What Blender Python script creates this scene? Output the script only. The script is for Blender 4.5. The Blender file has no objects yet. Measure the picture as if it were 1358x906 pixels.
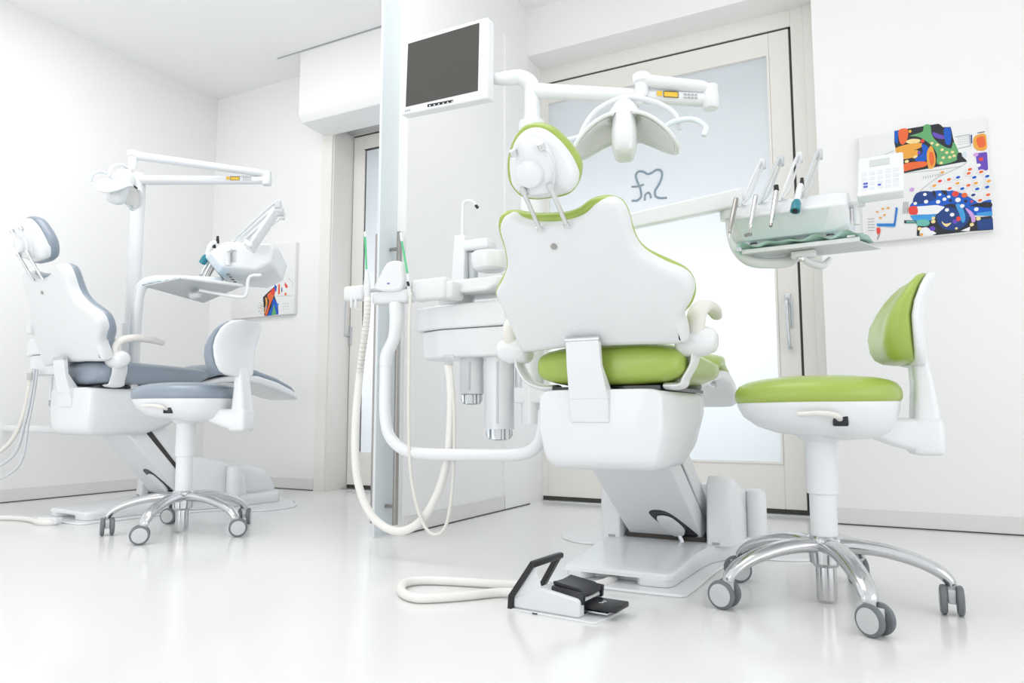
import bpy, bmesh, math, random
from mathutils import Vector, Matrix
random.seed(4)
R = math.radians
COL = bpy.context.scene.collection
# ------------------------------------------------------------------ camera model (pinhole, 1358x906)
FPX, PIT, YAW, CX, CY, CH = 962.0, R(5.82), R(27.85), 679.0, 453.0, 0.50
FWD = Vector((-math.sin(YAW)*math.cos(PIT), math.cos(YAW)*math.cos(PIT), math.sin(PIT)))
RGT = Vector((math.cos(YAW), math.sin(YAW), 0)); UPV = RGT.cross(FWD); CAM = Vector((0, 0, CH))
def hit(px, py, n, p):
    n = Vector(n); r = FWD*FPX + RGT*(px-CX) + UPV*(CY-py)
    return CAM + r*(n.dot(Vector(p)-CAM)/n.dot(r))
def WY(px, py, y): return hit(px, py, (0, 1, 0), (0, y, 0))
def WX(px, py, x): return hit(px, py, (1, 0, 0), (x, 0, 0))
def WZ(px, py, z=0): return hit(px, py, (0, 0, 1), (0, 0, z))
# ------------------------------------------------------------------ materials
MATS = {}
def mat(name, col, rough=.4, metal=0, coat=0, trans=0, ior=1.45, bump=0, bscale=60, emit=None, var=0, alpha=1):
    m = bpy.data.materials.new(name); m.use_nodes = True; nt = m.node_tree; b = nt.nodes['Principled BSDF']
    c = (*col, 1) if len(col) == 3 else col
    b.inputs['Base Color'].default_value = c; b.inputs['Roughness'].default_value = rough
    b.inputs['Metallic'].default_value = metal; b.inputs['Coat Weight'].default_value = coat
    b.inputs['Coat Roughness'].default_value = .06
    b.inputs['Transmission Weight'].default_value = trans; b.inputs['IOR'].default_value = ior
    if emit: b.inputs['Emission Color'].default_value = (*emit[:3], 1); b.inputs['Emission Strength'].default_value = emit[3]
    if bump or var:
        tc = nt.nodes.new('ShaderNodeTexCoord'); n = nt.nodes.new('ShaderNodeTexNoise')
        n.inputs['Scale'].default_value = bscale; n.inputs['Detail'].default_value = 4
        nt.links.new(tc.outputs['Object'], n.inputs['Vector'])
        if bump:
            bp = nt.nodes.new('ShaderNodeBump'); bp.inputs['Strength'].default_value = bump; bp.inputs['Distance'].default_value = .002
            nt.links.new(n.outputs['Fac'], bp.inputs['Height']); nt.links.new(bp.outputs['Normal'], b.inputs['Normal'])
        if var:
            mx = nt.nodes.new('ShaderNodeMix'); mx.data_type = 'RGBA'
            mx.inputs[6].default_value = c; mx.inputs[7].default_value = tuple(v*(1-var) for v in c[:3])+(1,)
            nt.links.new(n.outputs['Fac'], mx.inputs[0]); nt.links.new(mx.outputs[2], b.inputs['Base Color'])
    MATS[name] = m; return m
WALL = mat('wall_paint', (.90, .90, .895), .75, bump=.05, bscale=250)
CEIL = mat('ceiling_paint', (.93, .93, .93), .85, bump=.04, bscale=250)
FLOOR = mat('floor_resin', (.82, .82, .81), .16, bump=.012, bscale=4, var=.015)
SKIRT = mat('skirting_paint', (.78, .775, .765), .4, bump=.02)
CREAM = mat('door_cream', (.86, .84, .80), .38, bump=.03, bscale=40, var=.02)
DARKGAP = mat('dark_gap', (.06, .055, .05), .6, var=.1)
PLAST = mat('white_plastic', (.81, .83, .845), .28, coat=.35, var=.01, bscale=8)
PLASTM = mat('white_plastic_matt', (.77, .785, .795), .42, var=.01, bscale=8)
IVORY = mat('ivory_plastic', (.80, .78, .74), .4, var=.02)
PALEBL = mat('pale_blue_plastic', (.76, .84, .86), .3, coat=.2, var=.02)
GREYP = mat('pale_grey_plastic', (.62, .65, .66), .35, var=.03)
GREEN = mat('green_upholstery', (.37, .49, .09), .34, coat=.25, bump=.05, bscale=400, var=.04)
SLATE = mat('slate_upholstery', (.27, .325, .385), .34, coat=.3, bump=.05, bscale=400, var=.04)
CHROME = mat('chrome', (.72, .72, .73), .12, metal=1, var=.02)
ALU = mat('polished_aluminium', (.66, .665, .68), .17, metal=1, var=.08, bscale=14)
STEEL = mat('brushed_steel', (.42, .40, .38), .32, metal=1, var=.08, bscale=30)
SATIN = mat('satin_nickel', (.62, .64, .67), .3, metal=1, var=.04)
BLACK = mat('black_rubber', (.018, .019, .022), .38, bump=.2, bscale=700, var=.2)
BLACKG = mat('black_gloss', (.02, .022, .03), .15, var=.2)
TYRE = mat('grey_tyre', (.17, .19, .205), .45, var=.08)
HUBG = mat('grey_wheel_cap', (.60, .61, .62), .4, var=.03)
SCREEN = mat('monitor_glass', (.075, .074, .068), .045, var=.1)
HOSEW = mat('white_hose', (.84, .83, .80), .45, var=.03)
HOSEC = mat('cream_hose', (.76, .745, .70), .45, var=.03)
HOSEG = mat('grey_hose', (.63, .66, .69), .4, var=.03)
STRAW = mat('green_straw', (.11, .60, .27), .35, var=.05)
TEAL = mat('teal_ring', (.02, .23, .30), .2, coat=.5, var=.1)
PAPERG = mat('mint_paper', (.64, .90, .82), .75, bump=.3, bscale=60, var=.08)
YEL = mat('yellow_label', (.86, .55, .06), .5, var=.05)
BLUEM = mat('blue_mark', (.08, .12, .55), .5, var=.05)
LCD = mat('lcd_grey', (.60, .64, .63), .3, var=.04)
KEYG = mat('key_grey', (.70, .73, .76), .5, var=.04)
CLEAR = mat('clear_plastic', (.93, .95, .96), .04, trans=.95, ior=1.3, var=.02)
REFL = mat('lamp_reflector', (.80, .80, .78), .22, metal=.6, var=.15, bscale=90)
LOGO = mat('logo_grey_blue', (.30, .38, .45), .5, var=.05)
MARK = mat('print_grey', (.42, .44, .46), .5, var=.05)
def frosted(name, col, trans):
    m = bpy.data.materials.new(name); m.use_nodes = True; nt = m.node_tree
    for n in list(nt.nodes): nt.nodes.remove(n)
    o = nt.nodes.new('ShaderNodeOutputMaterial'); t = nt.nodes.new('ShaderNodeBsdfTranslucent'); d = nt.nodes.new('ShaderNodeBsdfDiffuse')
    g = nt.nodes.new('ShaderNodeBsdfGlossy'); a = nt.nodes.new('ShaderNodeMixShader'); b = nt.nodes.new('ShaderNodeMixShader')
    nz = nt.nodes.new('ShaderNodeTexNoise'); nz.inputs['Scale'].default_value = 300
    mp = nt.nodes.new('ShaderNodeMapRange'); mp.inputs[3].default_value = trans-.01; mp.inputs[4].default_value = trans+.01
    t.inputs[0].default_value = (*col, 1); d.inputs[0].default_value = (*col, 1); g.inputs['Roughness'].default_value = .25
    nt.links.new(nz.outputs['Fac'], mp.inputs[0]); nt.links.new(mp.outputs[0], a.inputs[0])
    nt.links.new(d.outputs[0], a.inputs[1]); nt.links.new(t.outputs[0], a.inputs[2])
    b.inputs[0].default_value = .05; nt.links.new(a.outputs[0], b.inputs[1]); nt.links.new(g.outputs[0], b.inputs[2])
    nt.links.new(b.outputs[0], o.inputs[0]); return m
FROST = frosted('frosted_glass', (.86, .90, .94), .55)
FROST2 = frosted('frosted_glass_blue', (.86, .91, .93), .3)
# ------------------------------------------------------------------ mesh helpers
def catmull(pts, closed, n):
    P = [Vector(p) for p in pts]; k = len(P); out = []
    segs = k if closed else k-1
    for i in range(segs):
        p1, p2 = P[i], P[(i+1) % k]
        p0 = P[(i-1) % k] if (closed or i > 0) else p1*2-p2
        p3 = P[(i+2) % k] if (closed or i+2 < k) else p2*2-p1
        for j in range(n):
            t = j/n
            out.append(.5*((2*p1)+(p2-p0)*t+(2*p0-5*p1+4*p2-p3)*t*t+(3*p1-p0-3*p2+p3)*t*t*t))
    if not closed: out.append(P[-1].copy())
    return out
def resample(pts, closed, n):
    P = list(pts)+([pts[0]] if closed else []); L = [0]
    for a, b in zip(P, P[1:]): L.append(L[-1]+(b-a).length)
    m = n if closed else n-1; out = []; j = 0
    for i in range(n):
        s = L[-1]*i/m
        while j < len(L)-2 and L[j+1] < s: j += 1
        d = L[j+1]-L[j]; out.append(P[j].lerp(P[j+1], (s-L[j])/d if d > 1e-12 else 0))
    return out
class MB:
    def __init__(s): s.v = []; s.f = []; s.mi = []; s.cur = 0; s.mats = []
    def use(s, m):
        if m not in s.mats: s.mats.append(m)
        s.cur = s.mats.index(m); return s
    def add(s, vs, fs):
        o = len(s.v); s.v += [Vector(v) for v in vs]
        for f in fs: s.f.append([i+o for i in f]); s.mi.append(s.cur)
        return s
    def box(s, a, b, M=None, bev=0):
        lo = [min(x, y) for x, y in zip(a, b)]; hi = [max(x, y) for x, y in zip(a, b)]
        if bev:
            bm = bmesh.new(); bmesh.ops.create_cube(bm, size=1)
            for v in bm.verts: v.co = Vector([lo[i]+(v.co[i]+.5)*(hi[i]-lo[i]) for i in range(3)])
            bmesh.ops.bevel(bm, geom=bm.edges[:], offset=min(bev, .49*min(h-l for h, l in zip(hi, lo))), segments=3, profile=.5, affect='EDGES')
            bm.verts.index_update(); vs = [v.co.copy() for v in bm.verts]; fs = [[v.index for v in f.verts] for f in bm.faces]; bm.free()
        else:
            vs = [Vector((x, y, z)) for x in (lo[0], hi[0]) for y in (lo[1], hi[1]) for z in (lo[2], hi[2])]
            fs = [(0, 1, 3, 2), (4, 6, 7, 5), (0, 4, 5, 1), (2, 3, 7, 6), (0, 2, 6, 4), (1, 5, 7, 3)]
        if M: vs = [M @ v for v in vs]
        return s.add(vs, fs)
    def loft(s, secs, closed=True, cap=True):
        n = len(secs[0]); vs = [v for q in secs for v in q]; fs = []
        for i in range(len(secs)-1):
            for j in range(n if closed else n-1):
                k = (j+1) % n; fs.append((i*n+j, i*n+k, (i+1)*n+k, (i+1)*n+j))
        if cap: fs.append(tuple(range(n))[::-1]); fs.append(tuple((len(secs)-1)*n+j for j in range(n)))
        return s.add(vs, fs)
    def tube(s, pts, r, n=14, smooth=8, closed=False, flat=1.0, upv=(0, 0, 1), rnd=True):
        k = len(pts); rr = r if isinstance(r, (list, tuple)) else [r]*k
        P4 = [Vector((*p, q)) for p, q in zip([tuple(p) for p in pts], rr)]
        C = catmull([Vector(p) for p in P4], closed, smooth) if (smooth > 1 and k > 2) else P4
        pos = [Vector(c[:3]) for c in C]; rad = [c[3] for c in C]; N = len(pos)
        u = Vector(upv); secs = []
        prev = None
        for i in range(N):
            a = pos[(i-1) % N] if (closed or i) else pos[0]; b = pos[(i+1) % N] if (closed or i < N-1) else pos[-1]
            t = (b-a).normalized()
            if prev is None:
                x = u - t*u.dot(t)
                if x.length < 1e-3: x = Vector((1, 0, 0)) - t*t.x
            else: x = prev - t*prev.dot(t)
            x.normalize(); prev = x; y = t.cross(x)
            secs.append([pos[i]+(x*math.cos(q)*flat+y*math.sin(q))*rad[i] for q in [2*math.pi*j/n for j in range(n)]])
        if closed: secs.append(secs[0]); return s.loft(secs, cap=False)
        if rnd and rad[0] > .004:
            def ring(sec, c, d, f, h): return [c+(v-c)*f+d*h for v in sec]
            d0 = (pos[0]-pos[1]).normalized(); d1 = (pos[-1]-pos[-2]).normalized(); e = .35
            secs = [ring(secs[0], pos[0], d0, .6, rad[0]*e), ring(secs[0], pos[0], d0, .88, rad[0]*e*.6)] + secs + \
                   [ring(secs[-1], pos[-1], d1, .88, rad[-1]*e*.6), ring(secs[-1], pos[-1], d1, .6, rad[-1]*e)]
        return s.loft(secs)
    def cyl(s, a, b, r0, r1=None, n=28):
        return s.tube([a, b], [r0, r0 if r1 is None else r1], n=n, smooth=1, rnd=False)
    def lathe(s, prof, c=(0, 0, 0), axis=(0, 0, 1), n=32):
        ax = Vector(axis).normalized(); x = ax.orthogonal().normalized(); y = ax.cross(x); c = Vector(c)
        secs = [[c+ax*h+(x*math.cos(2*math.pi*j/n)+y*math.sin(2*math.pi*j/n))*max(r, 1e-4) for j in range(n)] for r, h in prof]
        return s.loft(secs)
    def slab(s, outline, mapf, prof, n=96, smooth=True):
        P = [Vector((u, v, 0)) for u, v in outline]
        C = resample(catmull(P, True, 8) if smooth else P, True, n)
        A = sum(C[i].x*C[(i+1) % n].y-C[(i+1) % n].x*C[i].y for i in range(n))
        if A < 0: C = C[::-1]
        N = []
        for i in range(n):
            t = (C[(i+1) % n]-C[i-1]).normalized(); N.append(Vector((-t.y, t.x, 0)))
        return s.loft([[mapf((C[i]+N[i]*ins).x, (C[i]+N[i]*ins).y, w) for i in range(n)] for ins, w in prof])
    def grid(s, fn, nu, nv):
        vs = [fn(i/nu, j/nv) for i in range(nu+1) for j in range(nv+1)]
        return s.add(vs, [(i*(nv+1)+j, (i+1)*(nv+1)+j, (i+1)*(nv+1)+j+1, i*(nv+1)+j+1) for i in range(nu) for j in range(nv)])
OFF = {}; FRM = {}
def build(name, mb, m, parent=None, ang=38, bev=0, sub=0, recalc=True):
    me = bpy.data.meshes.new(name); off = OFF.get(parent, Vector((0, 0, 0)))
    me.from_pydata([tuple(v-off) for v in mb.v], [], mb.f); me.validate()
    bm = bmesh.new(); bm.from_mesh(me)
    if recalc: bmesh.ops.recalc_face_normals(bm, faces=bm.faces[:])
    for e in bm.edges:
        e.smooth = not (len(e.link_faces) == 2 and e.calc_face_angle(0) > R(ang))
    for f in bm.faces: f.smooth = True
    bm.to_mesh(me); bm.free()
    if mb.mats:
        for q in mb.mats: me.materials.append(q)
        if len(me.polygons) == len(mb.mi):
            for p, i in zip(me.polygons, mb.mi): p.material_index = i
    else: me.materials.append(m)
    o = bpy.data.objects.new(name, me); COL.objects.link(o)
    if bev:
        d = o.modifiers.new('bevel', 'BEVEL'); d.width = bev; d.segments = 3; d.limit_method = 'ANGLE'; d.angle_limit = R(35); d.harden_normals = False
    if sub:
        d = o.modifiers.new('subd', 'SUBSURF'); d.levels = d.render_levels = sub
    if parent: o.parent = parent; OFF[o] = off
    return o
class Frame:
    def __init__(s, ox, oy, yaw=0, oz=0): s.o = Vector((ox, oy, oz)); s.yaw = yaw; s.M = Matrix.Translation(s.o) @ Matrix.Rotation(yaw, 4, 'Z'); s.I = s.M.inverted()
    def w(s, p): return s.M @ Vector(p)
    def l(s, p): return s.I @ Vector(p)
def tag(o, label, cat, group=None):
    o['label'] = label; o['category'] = cat
    if group: o['group'] = group
    return o
def thing(name, label, cat, fr, base, group=None):
    o = bpy.data.objects.new(name, None); COL.objects.link(o); o.empty_display_size = .1
    o.location = fr.w(base); o.rotation_euler = (0, 0, fr.yaw); OFF[o] = Vector(base)
    return tag(o, label, cat, group)
def struct(name, mb, m, bev=0, **k):
    o = build(name, mb, m, bev=bev, **k); o['kind'] = 'structure'; return o
WF = Frame(0, 0)
def rrect(cx, cz, hx, hz, n=40, p=5, y=0):
    out = []
    for i in range(n):
        a = 2*math.pi*i/n; c, q = math.cos(a), math.sin(a)
        k = (abs(c)**p+abs(q)**p)**(-1/p); out.append(Vector((cx+hx*c*k, y, cz+hz*q*k)))
    return out
# ================================================================== THE ROOM
XL, YB, YD, XP, ZC = -4.57, 3.74, 3.94, -1.875, 2.95
struct('floor', MB().box((-5.2, -2.4, -.1), (3.2, 6.4, 0)), FLOOR)
struct('ceiling', MB().box((-5.2, -1.2, ZC), (3.2, 6.4, ZC+.12)), CEIL)
struct('wall_left', MB().box((XL-.15, -1.2, 0), (XL, YD+.0, ZC)), WALL)
LD0, LD1, LDZ = -3.385, -1.99, 2.53        # left door opening
RD0, RD1, RDZ = XP, -.285, 2.655           # right door niche
wb = MB()
wb.box((XL-.15, YB, 0), (LD0-.0, YB+.32, ZC)); wb.box((LD0, YB, LDZ), (LD1+.02, YB+.32, ZC))
wb.box((LD1+.02, YB, 0), (RD0, YB+.32, ZC)); wb.box((RD0, YB, RDZ), (RD1, YB+.32, ZC)); wb.box((RD1, YB, 0), (3.2, YB+.32, ZC))
struct('wall_back', wb, WALL)
YP = WX(533, 690, XP).y
struct('wall_partition', MB().box((XP-.11, YP, 0), (XP, YB, ZC)), WALL)
# corridor behind the doors
struct('wall_corridor', MB().box((-5.2, 5.4, 0), (1.2, 5.5, ZC)).box((-5.3, 4.06, 0), (-5.2, 5.5, ZC)).box((1.2, 4.06, 0), (1.3, 5.5, ZC)), WALL)
# skirtings
b = MB().box((RD1, YB-.012, .004), (3.2, YB, .075)); struct('baseboard_right', b, SKIRT)
b = MB().box((XL, YB-.012, .004), (LD0-.09, YB, .075)); struct('baseboard_back', b, SKIRT)
b = MB().box((XP, YP+.02, .004), (XP+.012, YB-.30, .075)); struct('baseboard_partition', b, SKIRT)
b = MB().box((XL, -1.2, .004), (XL+.012, YB, .075)); struct('baseboard_left', b, SKIRT)
struct('trim_1', MB().box((XP, YB-.29, 0), (XP+.012, YB, 2.66)), WALL)
g = MB().box((RD1, YB-.0145, 0), (3.2, YB-.008, .005)).box((XP+.006, YP+.02, 0), (XP+.0145, YB, .005)).box((XL+.006, -1.2, 0), (XL+.0145, YB, .005)).box((XL, YB-.0145, 0), (LD0-.09, YB-.008, .005))
struct('trim_2', g, DARKGAP)
# boxed housing over the left door and the ceiling joint in front of it
p0 = WZ(370, 78.7, ZC); p1 = WZ(509, 33, ZC); yb = (p0.y+p1.y)/2
c0 = WY(395.5, 153, yb); c1 = WY(507, 124, yb); zs = (c0.z+c1.z)/2; xs = c0.x; cb = WY(404, 171, YB)
sf = MB(); prof = [(yb, ZC), (yb, zs+.0), (yb+.035, zs-.045), (YB, zs-.06), (YB, ZC)]
sf.loft([[Vector((x, y, z)) for y, z in prof] for x in (xs, XP-.112)])
struct('wall_roller_housing', sf, WALL, bev=.006)
struct('trim_3', MB().box((p0.x, yb-.010, ZC-.004), (XP-.112, yb-.001, ZC)), MARK)
# ---- right sliding door
D = bpy.data.objects.new('door_1', None); COL.objects.link(D); D.location = (-1.15, YD, 0); D['kind'] = 'structure'; OFF[D] = Vector((-1.15, YD, 0))
LX0, LX1, LZ1 = -1.90, -.418, 2.553
GX0, GX1, GZ0, GZ1 = -1.84, -.52, .252, 2.44
lf = MB().box((LX0, YD, .028), (GX0, YD+.045, LZ1)).box((GX1, YD, .028), (LX1, YD+.045, LZ1)).box((GX0, YD, GZ1), (GX1, YD+.045, LZ1)).box((GX0, YD, .028), (GX1, YD+.045, GZ0))
build('leaf', lf, CREAM, D, bev=.003)
bd = MB(); 
for a in ((GX0, YD-.004, GZ0), (GX1-.012, YD-.004, GZ0)): bd.box(a, (a[0]+.012, YD+.02, GZ1))
bd.box((GX0+.012, YD-.004, GZ0), (GX1-.012, YD+.02, GZ0+.012)).box((GX0+.012, YD-.004, GZ1-.012), (GX1-.012, YD+.02, GZ1)); build('glazing_bead', bd, CREAM, D)
pn = MB().add([(GX0+.006, YD+.02, GZ0+.006), (GX1-.006, YD+.02, GZ0+.006), (GX1-.006, YD+.02, GZ1-.006), (GX0+.006, YD+.02, GZ1-.006)], [(0, 1, 2, 3)])
build('glass_pane', pn, FROST, D)
build('gap_seal', MB().box((LX1, YD+.01, 0), (LX1+.012, YD+.03, LZ1+.012)).box((LX0, YD+.01, LZ1), (LX1+.012, YD+.03, LZ1+.012)).box((LX0, YD+.005, .006), (LX1+.01, YD+.03, .028)), DARKGAP, D)
fr_ = MB().box((LX1+.012, YD, 0), (LX1+.075, YD+.06, 2.66)).box((LX1+.075, YD-.012, 0), (RD1+.01, YD+.06, 2.66)).box((LX0, YD-.0, LZ1+.012), (LX1+.012, YD+.06, 2.66))
build('frame', fr_, CREAM, D, bev=.002)
build('threshold', MB().box((LX0, YD-.02, .0), (RD1, YD+.07, .006)), SATIN, D)
hd = MB(); hx = WY(1045, 420, YD-.03)
ht = WY(1043, 388, YD-.04); hb = WY(1048, 463, YD-.04)
hd.box((ht.x-.014, YD-.012, ht.z-.055), (ht.x+.016, YD, ht.z), bev=.003)
hd.tube([(ht.x, YD-.004, ht.z-.03), (ht.x, YD-.045, ht.z-.045), (ht.x, YD-.05, (ht.z+hb.z)/2), (hb.x-.003, YD-.045, hb.z+.02), (hb.x-.003, YD-.004, hb.z+.012)], .0095, n=12)
hd.box((ht.x+.008, YD-.006, hb.z+.11), (ht.x+.024, YD, ht.z-.03), bev=.002)
build('handle', hd, SATIN, D)
def ribbon(mb, pts, w, y, th=.002):
    mb.tube([WY(*p, y) for p in pts], w, n=8, smooth=6, flat=1)
Z = lambda x, y: (640+x/3.356, 60+y/3.356)
lg = MB()
ribbon(lg, [Z(665, 692), Z(690, 690), Z(705, 672), Z(702, 640), Z(690, 610), Z(682, 580), Z(694, 562), Z(716, 563), Z(735, 573), Z(755, 566), Z(775, 554), Z(795, 560), Z(798, 585), Z(785, 618), Z(768, 648), Z(770, 672), Z(790, 680), Z(818, 679)], .0066, YD+.016)
ribbon(lg, [Z(664, 630), Z(690, 628), Z(716, 620)], .0058, YD+.016)
ribbon(lg, [Z(722, 690), Z(722, 668)], .0058, YD+.016)
ribbon(lg, [Z(722, 668), Z(735, 656), Z(745, 662), Z(749, 680)], .0058, YD+.016)
build('tooth_logo', lg, LOGO, D)
# ---- left sliding door
D = bpy.data.objects.new('door_2', None); COL.objects.link(D); D.location = (-2.7, YD, 0); D['kind'] = 'structure'; OFF[D] = Vector((-2.7, YD, 0))
lx0 = WY(465, 400, YD).x; gx0 = WY(479.5, 400, YD).x; lz = WY(466, 184, YD).z; gz = WY(480, 199, YD).z
lf = MB().box((lx0, YD, .028), (gx0, YD+.045, lz)).box((gx0, YD, gz), (-2.0, YD+.045, lz)).box((gx0, YD, .028), (-2.0, YD+.045, .252)).box((-2.08, YD, .252), (-2.0, YD+.045, gz))
build('leaf', lf, CREAM, D, bev=.003)
build('glass_pane', MB().add([(gx0, YD+.02, .252), (-2.08, YD+.02, .252), (-2.08, YD+.02, gz), (gx0, YD+.02, gz)], [(0, 1, 2, 3)]), FROST, D)
build('gap_seal', MB().box((lx0-.01, YD+.01, 0), (lx0, YD+.03, lz+.012)).box((lx0, YD+.01, lz), (-2.0, YD+.03, lz+.012)).box((lx0, YD+.005, .006), (-2, YD+.03, .028)).box((gx0, YD+.0, gz-.006), (-2.08, YD+.019, gz)).box((gx0, YD+.012, .252), (gx0+.003, YD+.019, gz)), DARKGAP, D)
cz = WY(433, 172, YB-.015).z
fr_ = MB().box((LD0-.085, YB-.015, 0), (LD0+.005, YB+.03, LDZ+.01)).box((LD0-.085, YB-.0149, LDZ), (LD1, YB+.03, LDZ+.10)).box((LD0, YB, 0), (LD0+.012, YD+.045, LDZ)).box((LD0+.01, YD-.02, 0), (lx0-.01, YD+.05, lz+.05)).box((LD0+.005, YD-.02, lz+.012), (-2.0, YD+.05, LDZ))
build('frame', fr_, CREAM, D, bev=.002)
build('rail', MB().box((LD0+.02, YD-.13, LDZ-.035), (-2.0, YD-.03, LDZ-.002)), SATIN, D, bev=.003)
build('threshold', MB().box((lx0, YD-.06, 0), (-2, YD+.06, .006)), SATIN, D)
hd = MB(); a = WY(457.5, 400, YD-.05); b_ = WY(462, 445, YD-.01); xh = WY(463, 440, YD).x+.012
hd.box((xh-.014, YD-.01, b_.z-.07), (xh+.014, YD, b_.z+.06), bev=.004)
hd.tube([(xh, YD-.004, b_.z), (xh-.01, YD-.05, b_.z), (xh-.012, YD-.055, b_.z+.04), (xh-.012, YD-.055, a.z+.0)], .008, n=10)
build('handle', hd, SATIN, D)
# ---- frosted glass sliding panel at the end of the partition, with tall pull bars
XG = XP-.055
gy0, gy1 = WX(498.5, 500, XG).y, WX(534, 500, XG).y
t = thing('glass_sliding_panel', 'tall frosted glass panel with steel pull bars at the end of the partition wall', 'glass door', WF, (XG, (gy0+gy1)/2, 0))
build('glass_sheet', MB().box((XG-.006, gy0, .004), (XG+.006, gy1+.02, ZC)), FROST2, t)
def pull(dx, zt, zb, px):
    m = MB(); y = WX(px, 500, XG+dx).y
    m.box((XG+dx-.0075, y-.011, zb), (XG+dx+.0075, y+.011, zt), bev=.002)
    for z in (zt-.075, zb+.075): m.cyl((XG, y, z), (XG+dx, y, z), .008, n=12)
    return m
zt = WX(529, 307, XG+.055).z; zb = .045
build('pull_bar', pull(.055, zt, zb, 527), STEEL, t); build('pull_bar', pull(-.055, zt, zb, 498), STEEL, t)
# ================================================================== DENTAL CHAIR
GO = Vector((-.745, 1.93, 0)); TLT = R(32)
BV = Vector((0, -math.sin(TLT), math.cos(TLT))); BN = Vector((0, math.cos(TLT), math.sin(TLT))); BP = Vector((0, 0, .69))
def back_uv(px, py, w=0):
    p = hit(px, py, BN, GO+BP+BN*w)-GO-BP; return (p.x, p.dot(BV))
def bmap(u, v, w): return BP + Vector((u, 0, 0)) + BV*v + BN*(w + .10*u*u)
def tr(lst, sc, ox, oy, w=0): return [back_uv(ox+x/sc, oy+y/sc, w) for x, y in lst]
SHELL = tr([(85, 146), (112, 141), (150, 160), (200, 171), (250, 174), (320, 168), (380, 150), (420, 125), (455, 92), (500, 77), (532, 86), (556, 112), (576, 160), (590, 220), (615, 268), (650, 302), (720, 342), (790, 372), (825, 402), (840, 440), (834, 482), (806, 530), (800, 560), (812, 590), (818, 640), (800, 656), (640, 657), (480, 661), (340, 668), (190, 688), (155, 680), (120, 612), (78, 520), (50, 455), (78, 395), (97, 340), (88, 270), (68, 195)], 3.0206, 640, 240)
CUSH = tr([(62, 180), (68, 146), (90, 125), (130, 121), (190, 131), (250, 132), (330, 127), (380, 110), (430, 75), (480, 62), (520, 64), (555, 80), (580, 120), (600, 190), (620, 240), (660, 280), (730, 315), (800, 350), (835, 385), (850, 430), (848, 470), (830, 505), (806, 535), (800, 600), (760, 640), (480, 642), (250, 655), (165, 650), (120, 590), (75, 505), (48, 452), (72, 395), (95, 345), (86, 270), (68, 215)], 3.0206, 640, 240, .045)
HSH = tr([(112, 545), (90, 440), (92, 330), (130, 210), (190, 140), (260, 118), (340, 135), (430, 200), (510, 290), (565, 380), (590, 460), (580, 540), (535, 598), (430, 628), (300, 645), (190, 620)], 5.664, 660, 150, 0)
HCU = tr([(100, 530), (78, 440), (80, 330), (110, 220), (170, 120), (240, 80), (320, 78), (400, 105), (480, 170), (560, 260), (610, 340), (627, 420), (615, 500), (580, 570), (520, 615), (430, 634), (290, 650), (180, 622)], 5.664, 660, 150, .035)
HBK = tr([(150, 500), (150, 330), (165, 205), (240, 180), (330, 200), (390, 270), (430, 360), (440, 440), (425, 560), (400, 595), (270, 612), (200, 590)], 5.664, 660, 150, -.02)
hk = back_uv(660+258/5.664, 150+445/5.664, -.03)
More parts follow.
